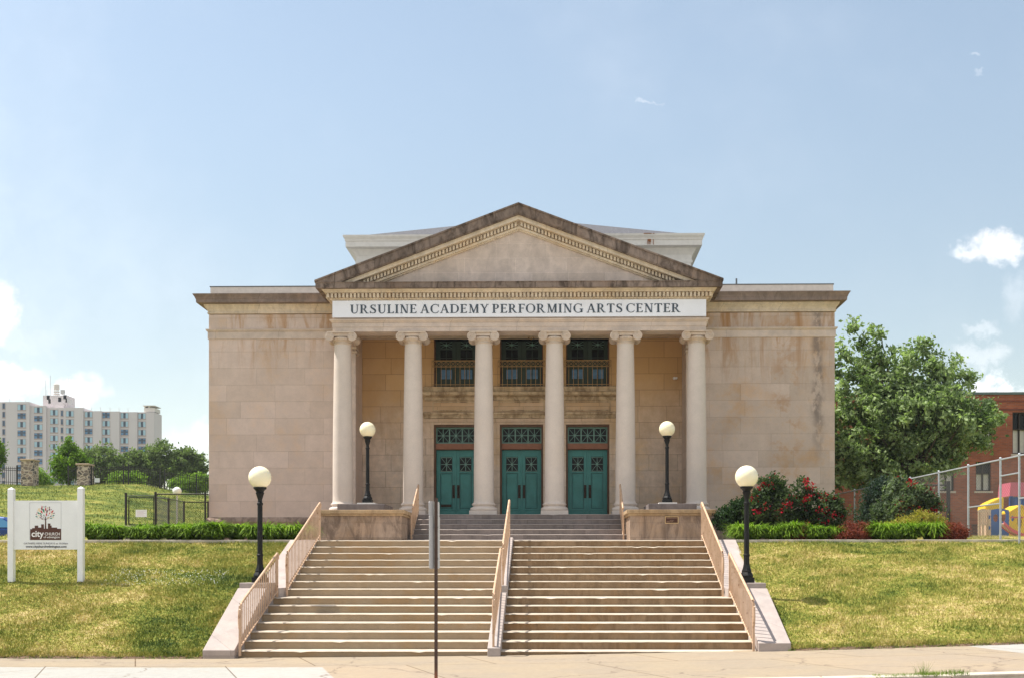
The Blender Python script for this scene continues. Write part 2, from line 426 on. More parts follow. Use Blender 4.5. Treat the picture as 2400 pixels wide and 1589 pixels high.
sheet('lawn', [-160, -90, -60] + list(np.linspace(-46, -6.5, 60)), ysn, tz, m_lawn, 'patchy green and straw lawn bank left of the stairs rising to a hill')
ysr = list(np.linspace(20.6, 27.3, 28)) + list(np.linspace(27.6, 37, 14)) + [45, 60, 110, 250]
sheet('lawn', list(np.linspace(4.36, 24, 40)) + [34, 60, 160], ysr, tz, m_lawn, 'patchy green and straw lawn bank right of the stairs')
sheet('terrace', [-6.5, -1, 4.36], [27.35, 34, 60, 250], lambda x, y: 2.2, m_dirt)


def f_walk(t, b, o):
    p = t.pos(); x, y, z = t.sep(p)[:3]
    n = t.noise(p, .8, 5); n2 = t.noise(p, 9, 6, .7); n3 = t.noise(p, 90, 3)
    c = t.mix(t.ramp(n, .35, .65), (.325, .255, .178), (.30, .24, .178))
    # newer, whiter slabs near the kerb on the left and at the far right
    wob = t.math('MULTIPLY', t.math('SUBTRACT', t.noise(p, 3, 4), .5), .25)
    edge = t.math('ADD', t.math('MULTIPLY', x, -.02), 18.55)
    a = t.ramp(t.math('ADD', t.math('SUBTRACT', edge, y), wob), -.04, .04)
    a = t.math('MULTIPLY', a, t.ramp(t.math('ADD', x, t.math('MULTIPLY', y, .3)), 1.70, 1.66))
    bb = t.ramp(t.math('SUBTRACT', t.math('ADD', t.math('MULTIPLY', y, .12), x), 10.07), -.02, .02)
    bb = t.math('MULTIPLY', bb, t.ramp(x, 5.5, 5.6))
    c = t.mix(t.math('MAXIMUM', a, bb), c, (.36, .34, .31))
    br = t.node('ShaderNodeTexBrick'); br.offset = .5; t.put(br.inputs['Vector'], t.comb(t.math('ADD', x, t.math('MULTIPLY', y, .38)), t.math('SUBTRACT', y, .9), 0.0))
    br.inputs['Scale'].default_value = 1; br.inputs['Brick Width'].default_value = 3.1; br.inputs['Row Height'].default_value = 3.6
    br.inputs['Mortar Size'].default_value = .014; br.inputs['Mortar Smooth'].default_value = .4
    t.put(br.inputs['Color1'], (1, 1, 1)); t.put(br.inputs['Color2'], (.92, .95, .95)); t.put(br.inputs['Mortar'], (.36, .30, .24))
    c = t.vmath('MULTIPLY', c, br.outputs[0])
    k = t.ramp(t.math('ADD', t.math('MULTIPLY', n2, .6), t.math('MULTIPLY', n3, .4)), .25, .75, .84, 1.10)
    c = t.mix(t.math('MULTIPLY', t.ramp(t.noise(p, 2.1, 6, .7), .53, .70), .35), c, (.30, .22, .15))
    sp_ = t.node('ShaderNodeTexVoronoi'); t.put(sp_.inputs['Vector'], p); sp_.inputs['Scale'].default_value = 3.5
    c = t.mix(t.math('MULTIPLY', t.ramp(sp_.outputs['Distance'], .055, .03), .6), c, (.14, .11, .09))
    c = t.vmath('MULTIPLY', c, t.comb(k, k, k))
    vo = t.node('ShaderNodeTexVoronoi', feature='DISTANCE_TO_EDGE'); t.put(vo.inputs['Vector'], t.vmath('ADD', p, t.scale(t.vmath('SUBTRACT', t.noise(p, 1.8, 5, col=True), (.5, .5, .5)), (.9, .9, 0))))
    vo.inputs['Scale'].default_value = .30
    c = t.mix(t.math('MULTIPLY', t.ramp(vo.outputs[0], .008, .0), .75), c, (.16, .12, .09))
    bump(t, b, n3, .004, .4); return c
m_walk = material('concrete_sidewalk', f_walk, .9, 0, .2)
m_kerb = plain('stone_kerb', (.50, .44, .36), .85, 0, .22, nscale=5, bmp=.01)
m_asph = plain('worn_concrete_road', (.33, .31, .28), .9, 0, .25, nscale=12, bmp=.01)
xsw = [-200, -60] + list(np.linspace(-24, 22, 47)) + [60, 200]
sheet('sidewalk', xsw, [15.7, 17, 19, 21.0], lambda x, y: g(x), m_walk)
KJ = M(); rr = random.Random(4)
x = -40.0
while x < 40:
    x1 = x + 1.75; a, b_ = g(x), g(x1); j = rr.uniform(-.006, .006); y0 = 15.42 + j; y1 = 15.697; e = .012
    if not (4.0 < x < 5.3):
        KJ.add([(x + e, y0, a - .16), (x1 - e, y0, b_ - .16), (x1 - e, y1, b_ - .16), (x + e, y1, a - .16), (x + e, y0 + .015, a + .012), (x1 - e, y0 + .015, b_ + .012), (x1 - e, y1, b_ + .012), (x + e, y1, a + .012)],
               [(0, 3, 2, 1), (4, 5, 6, 7), (0, 1, 5, 4), (1, 2, 6, 5), (2, 3, 7, 6), (3, 0, 4, 7)])
    x = x1
tag(KJ.build('kerb', m_kerb, bevel=.012), None, None, None, 'structure')
sheet('verge', [3.9, 4.8, 7.1], [15.40, 15.7], lambda x, y: g(x) - .02, m_dirt)
sheet('street', xsw, [-12, -4, 4, 12, 15.55], lambda x, y: g(x) - .085, m_asph)

# grass blades on the two lawn banks: nobody could count them
rng = np.random.default_rng(7)
vt = np.vectorize(tz)
def blades(n, x0, x1, y0, y1, hmin, hmax, wd, zf=None, clump=0):
    bx = rng.uniform(x0, x1, n); by = rng.uniform(y0, y1, n); bz = (vt(bx, by) if zf is None else zf(bx, by)) - .005
    h = rng.uniform(hmin, hmax, n) * (1 + .5 * np.sin(bx * 2.3 + 1.3 * np.sin(by * 3)) * .6); a = rng.uniform(0, 2 * pi, n); l = rng.uniform(0, .9, n) * h; la = rng.uniform(0, 2 * pi, n)
    B = np.stack([bx, by, bz], 1); D = np.stack([np.cos(a), np.sin(a), np.zeros(n)], 1) * wd
    T = B + np.stack([np.cos(la) * l, np.sin(la) * l, h], 1)
    V = np.stack([B - D, B + D, T], 1).reshape(-1, 3); return V
def grass_obj(name, parts, mat, lab):
    V = np.concatenate(parts); o = npmesh(name, V, np.arange(len(V)).reshape(-1, 3), mat); tag(o, lab, 'grass', None, 'stuff'); return o
grass_obj('grass', [blades(120000, -15.5, -6.52, 20.62, 27.3, .025, .075, .009), blades(7000, -15.5, -6.52, 20.58, 20.75, .05, .10, .006),
                    blades(35000, -46, -11.6, 37, 76, .05, .14, .02), blades(9000, -7.0, -6.5, 20.62, 27.2, .03, .07, .006)], m_blade, 'short dry grass on the left bank and hill')
grass_obj('grass', [blades(130000, 4.38, 14.5, 20.62, 27.3, .025, .075, .009), blades(9000, 4.38, 14.5, 20.58, 20.75, .05, .11, .006),
                    blades(12000, 9.0, 15, 27.5, 31.5, .02, .06, .006)], m_blade, 'short dry grass on the right bank')
m_tuft = leafmat('weed_blades', (.07, .13, .02), (.22, .28, .07), .3)
GV = lambda a, b: np.vectorize(g)(a)
grass_obj('weeds', [blades(900, 4.45, 5.35, 15.42, 15.72, .02, .07, .005, GV), blades(500, 5.1, 5.75, 15.42, 15.7, .03, .09, .004, GV), blades(60, 5.05, 5.2, 15.5, 15.62, .12, .26, .003, GV),
                    blades(1500, 4.3, 14, 20.5, 20.64, .02, .07, .006, GV), blades(700, -14, -6.6, 20.48, 20.6, .02, .06, .006, GV)], m_tuft, 'weeds growing in the gap of the kerb')
cv = rng.uniform((-9.9, 24.0), (-7.3, 25.0), (420, 2)); cz_ = vt(cv[:, 0], cv[:, 1]) + .05
cp = np.stack([cv[:, 0], cv[:, 1], cz_], 1); cs_ = rng.uniform(.003, .007, (420, 1)); e1_, e2_, e3_ = np.array((1, 0, 0)), np.array((0, .6, .8)), 0
npmesh('clover_flowers', np.stack([cp - cs_ * e1_, cp - cs_ * e2_, cp + cs_ * e1_, cp + cs_ * e2_], 1).reshape(-1, 3), np.arange(1680).reshape(-1, 4), m_white, nv=4)
tag(bpy.data.objects['clover_flowers'], 'tiny white clover flowers scattered on the left lawn right of the sign', 'flowers', None, 'stuff')
# soil lip along the foot of the lawn banks
LP = M()
for x0, x1 in ((-24, -6.56), (4.40, 20)):
    n = int((x1 - x0) / .12)
    for i in range(n):
        a, b_ = x0 + (x1 - x0) * i / n, x0 + (x1 - x0) * (i + 1) / n
        ja, jb = .03 * sin(a * 9) + .02 * sin(a * 23), .03 * sin(b_ * 9) + .02 * sin(b_ * 23)
        LP.add([(a, 20.55 + ja, g(a) + .004), (b_, 20.55 + jb, g(b_) + .004), (b_, 20.62, g(b_) + .05), (a, 20.62, g(a) + .05)], [(0, 1, 2, 3)])
tag(LP.build('soil_edge', m_dirt, fix=False), None, None, None, 'structure')
# kerbs at the top of the lawn banks
for x0, x1, nm in ((-14.5, -6.5, 'left'), (4.45, 16, 'right')):
    e = M().box(x0, x1, 27.24, 27.36, 2.1, 2.345).build('border_kerb', m_kerb, bevel=.01)
    tag(e, 'low stone edging along the planting bed %s of the stairs' % nm, 'edging')

# ------------------------------------------------------------------ staircase
LX, RX, CL0, CL1 = -5.95, 3.77, -1.24, -1.0
UX0, UX1 = -5.86, 3.68
st = thing('entrance_stairs', 'broad two-flight concrete staircase rising from the sidewalk to the columned portico', 'stairs', (-1.09, 20.8, 0))
zs = [.085, .242, .399, .556, .713, .870, 1.027]; ysl = [20.8 + .42 * i for i in range(7)]
zu = [1.027 + .163 * (i + 1) for i in range(8)]; yu = [24.2 + .43 * i for i in range(8)]
def steps(x0, x1, Y, Zs, y_end, mat, ov=.02):
    for i, (y, z) in enumerate(zip(Y, Zs)):
        ye = (Y[i + 1] if i + 1 < len(Y) else y_end) + .03
        zb = (Zs[i - 1] if i else Zs[0] - .4) - .02
        rr_ = random.Random(int(y * 100) + int(x0 * 10))
        m_ = M(); n = 36; pts = []
        # slab with a slightly worn, uneven nosing
        xs_ = [x0 + (x1 - x0) * k / n for k in range(n + 1)]
        vs = []
        for q in xs_:
            dzz = rr_.uniform(-.003, .002) - (.014 if rr_.random() < .03 else 0); dyy = rr_.uniform(-.002, .002) + (.012 if rr_.random() < .03 else 0)
            vs += [(q, y + dyy, zb), (q, y + dyy, z + dzz - .035), (q, y - ov + dyy, z + dzz - .018), (q, y - ov + dyy + .016, z + dzz), (q, ye, z), (q, ye, zb)]
        fs = [(k * 6 + a, k * 6 + (a + 1) % 6, (k + 1) * 6 + (a + 1) % 6, (k + 1) * 6 + a) for k in range(n) for a in range(6)]
        fs += [tuple(range(6)), tuple(range(n * 6 + 5, n * 6 - 1, -1))]
        m_.add(vs, fs); tr_ = m_gtread if mat is m_granite else m_tread
        for k in range(n): m_.mi[k * 6 + 3] = 1; m_.mi[k * 6 + 2] = 1  # tread and chamfer faces take the paler, sunlit tone
        m_.build('step', [mat, tr_], st)
for a, b_, mt in ((LX, CL0, m_step), (CL1, RX, m_stepd)): steps(a, b_, ysl, zs, 24.2, mt)
for a, b_, mt in ((UX0, CL0, m_step), (CL1, UX1, m_stepd)): steps(a, b_, yu, zu, 27.6, mt)
M().box(-6.62, 4.44, 27.63, 36.38, 1.9, 2.33).build('landing', m_tread, st)
PIX0, PIX1 = -4.34, 2.14
zd = [2.495, 2.66, 2.825, 2.99, 3.155, 3.32]; yd = [32.9 + .33 * (i - 1) for i in range(6)]
steps(PIX0 + .005, PIX1 - .005, yd, zd, 34.9, m_granite, .01)
def cheek(pts, x0, x1, name='cheek_wall', m=m_cheek):
    return M().prism(pts, 0, x0, x1).build(name, m, st, bevel=.012)
for x0, x1, u0, u1, bz in ((-6.55, LX, -6.5, UX0, -.2), (RX, 4.37, UX1, 4.43, -.2)):
    gz = g(x0)
    cheek([(20.55, bz), (20.55, gz + .16), (22.86, 1.23), (22.86, 1.0), (22.86, bz)], x0, x1)
    cheek([(23.55, bz), (23.55, 1.22), (24.15, 1.22), (27.2, 2.345), (27.7, 2.345), (27.7, bz)], u0, u1)
    sx = 1 if x0 > 0 else -1
    lx = (4.01 if sx > 0 else -6.18)
    M().box(min(lx - .30, x0 + .03) if sx < 0 else x0 - .02, max(lx + .30, x1 - .02) if sx > 0 else x1 + .02, 22.863, 23.547, bz, 1.335).build('lamp_block', m_cheek, st, bevel=.012)
cheek([(20.56, -.2), (20.56, .155), (23.2, 1.13), (23.5, 1.13), (23.5, -.2)], CL0, CL1, 'centre_curb', m_cheek)
cheek([(23.9, .2), (23.9, 1.27), (24.15, 1.27), (27.1, 2.40), (27.62, 2.40), (27.62, .2)], CL0 + .01, CL1 - .01, 'centre_curb', m_cheek)

# ------------------------------------------------------------------ railings
def railing(name, label, x, y0, z0, y1, z1, h=.9, group='tan metal stair railings', curl=True, tall=False):
    """slopes from foot (y0, z0) to (y1, z1)"""
    o = thing(name, label, 'railing', (x, y0, z0), group)
    s = (z1 - z0) / (y1 - y0); pts = [(x, y0 - .02, z0 + h - .42), (x, y0 - .05, z0 + h - .25), (x, y0 - .03, z0 + h - .08), (x, y0 + .06, z0 + h + .02 + .06 * s)] if curl else []
    pts += [(x, y0 + (y1 - y0) * k / 6, z0 + h + (z1 - z0) * k / 6 + .02) for k in range(1, 7)]
    pts += [(x, y1 + .06, z1 + h + .0), (x, y1 + .07, z1 + h - .10)]
    M().tube(pts, .026, 8).build('top_rail', m_rail, o, smooth=50)
    M().tube([(x, y0, z0 + .12), (x, y1, z1 + .12)], .016, 6).build('bottom_rail', m_rail, o)
    for k, (yy_, zz_) in enumerate(((y0, z0), (y1, z1))):
        M().box(x - .02, x + .02, yy_ - .02, yy_ + .02, zz_ - .04, zz_ + h).build('post', m_rail, o)
    n = max(3, int((y1 - y0) / .135))
    for k in range(1, n):
        q = y0 + (y1 - y0) * k / n; zz_ = z0 + s * (q - y0)
        M().box(x - .009, x + .009, q - .009, q + .009, zz_ + .12, zz_ + h).build('baluster', m_rail, o)
    return o
railing('stair_railing', 'lower tan railing beside the left cheek wall of the bottom flight', -5.88, 20.66, .03, 23.45, 1.03)
railing('stair_railing', 'upper tan railing rising to the left pedestal above the landing', -5.81, 24.02, 1.05, 27.4, 2.34)
railing('stair_railing', 'lower tan railing on the right edge of the bottom flight near the sidewalk', 3.70, 20.66, .09, 23.45, 1.03)
railing('stair_railing', 'upper tan railing on the right edge ending at the pedestal with the plaque', 3.64, 24.02, 1.05, 27.4, 2.34)
railing('stair_railing', 'lower half of the tan centre railing on the middle curb', -1.13, 20.62, .20, 23.35, 1.10, .92)
railing('stair_railing', 'upper half of the tan centre railing on the middle curb', -1.11, 24.0, 1.25, 27.4, 2.42, .88)
railing('stair_railing', 'short tan railing climbing the grey steps beside the left pedestal', -4.22, 32.7, 2.34, 34.35, 3.32, .9, curl=False)
railing('stair_railing', 'short tan railing climbing the grey steps beside the right pedestal', 2.04, 32.7, 2.34, 34.35, 3.32, .9, curl=False)

# ------------------------------------------------------------------ pedestals
def pedestal(label, x0, x1, px0, px1, plaque):
    o = thing('stone_pedestal', label, 'pedestal', ((x0 + x1) / 2, 31.4, 2.33), 'stone pedestals flanking the upper steps')
    M().box(x0, x1, 31.45, 34.45, 2.332, 3.14).build('body', m_ped, o, bevel=.01)
    pf = [(31.45, 3.14), (31.38, 3.19), (31.33, 3.21), (31.33, 3.30), (34.45, 3.30), (34.45, 3.14)]
    M().box(x0 - .05, x1 + .05, 31.39, 34.452, 3.14, 3.20).box(x0 - .1, x1 + .1, 31.33, 34.454, 3.20, 3.305).build('cap', m_pedcap, o, bevel=.012)
    M().box(x0 + .02, x1 - .02, 31.42, 34.44, 2.331, 2.40).build('foot', m_plinth, o)
    M().box(px0, px1, 32.3, 34.0, 3.305, 3.53).build('plinth', m_plinth, o, bevel=.01)
    if plaque:
        cx = X(1574.5, 31.4); z0, z1 = Z(1226, 31.4), Z(1209.5, 31.4)
        p = M().box(cx - .19, cx + .19, 31.425, 31.449, z0, z1).build('plaque', plain('bronze_plaque_field', (.06, .022, .012), .4, .3), o)
        f = M()
        for a in ((cx - .19, cx + .19, z0, z0 + .018), (cx - .19, cx + .19, z1 - .018, z1), (cx - .19, cx - .172, z0 + .018, z1 - .018), (cx + .172, cx + .19, z0 + .018, z1 - .018)):
            f.box(a[0], a[1], 31.415, 31.425, a[2], a[3])
        f.build('plaque_border', plain('bronze_border', (.55, .38, .2), .4, .3), p)
        f = M()
        for zz, a, b_ in ((.145, -.15, .15), (.085, -.05, .05), (.05, -.15, .03)):
            q = cx + a
            while q < cx + b_: f.box(q, q + .012, 31.42, 31.425, z0 + zz, z0 + zz + .012); q += .018
        f.build('plaque_text', plain('bronze_text', (.35, .22, .15), .4, .3), p)
    return o
pedestal('stained stone pedestal left of the grey steps, carrying a globe lamp', -6.66, -4.34, -6.34, -4.95, False)
pedestal('stained stone pedestal right of the grey steps with a small bronze plaque', 2.14, 4.46, 2.74, 4.14, True)

# ------------------------------------------------------------------ globe lamp posts
def lamp(label, loc, h=2.44):
    o = thing('lamp_post', label, 'lamp post', loc, 'black lamp posts with cream globes'); x, y, z = loc
    M().box(x - .14, x + .14, y - .14, y + .14, z, z + .11).lathe([(.135, .11), (.14, .15), (.12, .19), (.10, .22), (.105, .24), (.08, .30), (.065, .38)], loc, 8).build('base', m_black, o, smooth=30)
    prof = [(.062, .38), (.06, .55), (.068, .56), (.068, .59), (.055, .60), (.052, h - .82), (.062, h - .81), (.062, h - .77), (.048, h - .76), (.045, h - .70)]
    M().lathe(prof, loc, 16).build('pole', m_black, o, smooth=30)
    M().lathe([(.045, h - .70), (.075, h - .60), (.09, h - .56), (.075, h - .54), (.10, h - .50), (.135, h - .47), (.135, h - .44), (.10, h - .44)], loc, 20).build('collar', m_black, o, smooth=30)
    M().sphere((x, y, z + h - .236), .237, 40, 24).build('globe', m_globe, o, smooth=60)
    return o
la = lamp('black lamp post with cream globe beside the lower left railing', (-6.18, 23.2, 1.337))
tree_copy(la, (4.01, 23.2, 1.337), 'black lamp post with cream globe on the right block by the lawn')
tree_copy(la, (-5.60, 33.2, 3.60), 'black lamp post with cream globe on the left stone pedestal')
tree_copy(la, (3.37, 33.2, 3.60), 'black lamp post with cream globe on the pedestal with the plaque')
for x_, lb in ((-5.60, 'pale square block under the lamp on the left pedestal'), (3.37, 'pale square block under the lamp on the plaque pedestal')):
    tag(M().box(x_ - .27, x_ + .27, 32.93, 33.47, 3.53, 3.60).build('lamp_footing', m_whitestone, bevel=.006), lb, 'footing')

# ------------------------------------------------------------------ the theatre
XC = -1.11
th = thing('theatre_building', 'neoclassical limestone arts centre with six Ionic columns, pediment and flanking plain wings', 'building', (XC, 36.4, 2.3))
WL0, WL1, WR0, WR1 = -11.39, -6.53, 4.32, 9.16
YW, YB = 36.4, 37.62
FZ = 3.32
# wings
for (x0, x1, m_) in ((WL0, WL1, m_wall), (WR0, WR1, m_wall_r)):
    M().box(x0, x1, YW, 52, 2.0, 10.0).build('wing_wall', m_, th)
def course(x0, x1, prof, mat, name, parent=th, ends=(True, True), yb=None):
    """moulding run along x, prof = list of (projection, z) from bottom to top, mitred out at free ends"""
    m_ = M(); vs = []; yb = YW if yb is None else yb
    n = len(prof)
    for p_, z in prof: vs.append((x0 - (p_ if ends[0] else 0), yb - p_, z))
    for p_, z in prof: vs.append((x1 + (p_ if ends[1] else 0), yb - p_, z))
    fs = [(i, i + 1, n + i + 1, n + i) for i in range(n - 1)]
    b0 = len(vs)
    for p_, z in prof: vs.append((x0 - (p_ if ends[0] else 0), 51.9 if ends[0] else yb + .03, z))
    for p_, z in prof: vs.append((x1 + (p_ if ends[1] else 0), 51.9 if ends[1] else yb + .03, z))
    fs += [(b0 + i, b0 + i + 1, i + 1, i) for i in range(n - 1)] + [(n + i, n + i + 1, b0 + n + i + 1, b0 + n + i) for i in range(n - 1)]
    fs += [(n - 1, b0 + n - 1, b0 + 2 * n - 1, 2 * n - 1), (0, n, b0 + n, b0)]
    m_.add(vs, fs); return m_.build(name, mat, parent)
for x0, x1, en in ((WL0, WL1, (True, False)), (WR0, WR1, (False, True))):
    course(x0, x1, [(.0, 2.0), (.10, 2.0), (.10, 3.02), (.08, 3.10), (.10, 3.13), (.12, 3.19), (.09, 3.26), (.05, 3.30), (.0, 3.34)], m_ped, 'base_moulding', ends=en)
    course(x0, x1, [(.0, 9.19), (.03, 9.20), (.03, 9.43), (.05, 9.44), (.08, 9.48), (.085, 9.515), (.0, 9.53)], m_trim, 'string_course', ends=en)
    course(x0, x1, [(.0, 10.02), (.04, 10.03), (.04, 10.07), (.02, 10.08), (.05, 10.16), (.12, 10.25), (.13, 10.30), (.15, 10.32), (.30, 10.33), (.30, 10.335)], m_bounce, 'bed_moulding', ends=en)
    course(x0, x1, [(.0, 10.30), (.32, 10.325), (.33, 10.44), (.345, 10.45), (.35, 10.48), (.38, 10.53), (.41, 10.575), (.41, 10.60), (.0, 10.62)], m_crustw, 'cornice', ends=en)
for a_, b_ in ((WL0 + .02, -5.5), (3.3, WR1 - .02)): M().box(a_, b_, 36.5, 51.8, 10.6, 10.93).build('parapet', m_parapet, th)
for a_, b_ in ((WL0, -5.5), (3.3, WR1)): M().box(a_, b_, 36.48, 51.8, 10.93, 10.96).build('parapet_coping', m_lead, th)
M().lathe([(.03, 0), (.03, .45)], (X(1726, 37.5), 37.5, 10.95), 10).build('vent_pipe', m_lead, th)

# floor, ceiling, recess walls
M().box(PIX0 + .01, PIX1 - .01, 34.62, 37.6, 2.34, 3.312).box(WL1 + .003, PIX0 + .01, 34.46, 37.6, 2.34, 3.312).box(PIX1 - .01, WR0 - .003, 34.46, 37.6, 2.34, 3.312).build('portico_floor', m_granite, th)
M().box(-7.1, 4.9, 35.4, 37.6, 9.42, 9.6).build('portico_ceiling', m_bounce, th)
bays = [XC - 2.243, XC, XC + 2.243]
DW = .735      # half width of an opening
bw = M(); zt, zb2 = 9.42, 7.79
xs0 = WL1; 
edges = [WL1 + .002] + [q for b_ in bays for q in (b_ - DW, b_ + DW)] + [WR0 - .002]
for i in range(0, 8, 2): bw.box(edges[i], edges[i + 1], YB, YB + .4, 3.3, 9.42)
for b_ in bays: bw.box(b_ - DW, b_ + DW, YB, YB + .4, 6.53, 7.80)
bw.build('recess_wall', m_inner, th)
M().box(WL1 - .5, WR0 + .5, YB + .9, YB + 1.1, 3.0, 9.6).build('interior_back', m_glassd, th)
CX0, CX1 = XC - 3.27, XC + 3.27
# ledge under the balcony openings
lp = [(.0, 7.33), (.04, 7.36), (.07, 7.42), (.09, 7.45), (.22, 7.50), (.25, 7.52), (.25, 7.60), (.22, 7.62), (.10, 7.64), (.10, 7.76), (.12, 7.80), (.0, 7.83)]
def run(x0, x1, y, prof, mat, name, parent=th):
    m_ = M(); vs = []; n = len(prof)
    for xx, sg in ((x0, -1), (x1, 1)):
        for p_, z in prof: vs.append((xx + sg * p_ * .6, y - p_, z))
    fs = [(i, i + 1, n + i + 1, n + i) for i in range(n - 1)] + [tuple(range(n)), tuple(range(2 * n - 1, n - 1, -1)), (0, n, 2 * n - 1, n - 1)]
    return m_.add(vs, fs).build(name, mat, parent)
run(CX0, CX1, YB, lp, m_ledge, 'balcony_ledge')
run(CX0 - .02, CX1 + .02, YB, [(.0, 6.74), (.05, 6.75), (.05, 6.80), (.09, 6.86), (.12, 6.87), (.12, 6.93), (.0, 6.96)], m_ledge, 'lintel_moulding')
# sunk panels
for b_ in bays:
    f = M(); a0, a1, z0, z1 = b_ - .78, b_ + .78, 6.99, 7.31
    f.box(a0, a1, YB - .035, YB - .003, z0, z0 + .035).box(a0, a1, YB - .035, YB - .003, z1 - .035, z1)
    f.box(a0, a0 + .035, YB - .035, YB - .003, z0 + .035, z1 - .035).box(a1 - .035, a1, YB - .035, YB - .003, z0 + .035, z1 - .035)
    f.build('panel_frame', m_ledge, th)
# stone architrave steps round each door
for b_ in bays:
    f = M()
    for k, (wd, pj) in enumerate(((.10, .05), (.17, .03))):
        o_ = DW + (0 if k == 0 else .103)
        for sg in (-1, 1):
            a, c = sorted((b_ + sg * o_, b_ + sg * (o_ + wd - .003)))
            f.box(a, c, YB - pj, YB - .002, FZ, 6.53 + (0 if k == 0 else .105))
        f.box(b_ - o_ - wd + .003, b_ + o_ + wd - .003, YB - pj - .003, YB - .002, 6.53 + (0 if k == 0 else .105), 6.53 + (0 if k == 0 else .105) + (.10 if k == 0 else .095))
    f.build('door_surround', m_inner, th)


def jack(m_, x0, x1, z0, z1, y, r=.011, mid=True):
    """union-jack lattice of bars"""
    cx, cz = (x0 + x1) / 2, (z0 + z1) / 2
    m_.tube([(x0, y, z0), (x1, y, z1)], r, 4).tube([(x0, y + .004, z1), (x1, y + .004, z0)], r, 4)
    if mid: m_.box(cx - r, cx + r, y - r, y + r, z0, z1).box(x0, x1, y - r + .002, y + r - .002, cz - r, cz + r)
    m_.lathe([(.04, -.014), (.04, .014)], (cx, y, cz), 10, ax=1)


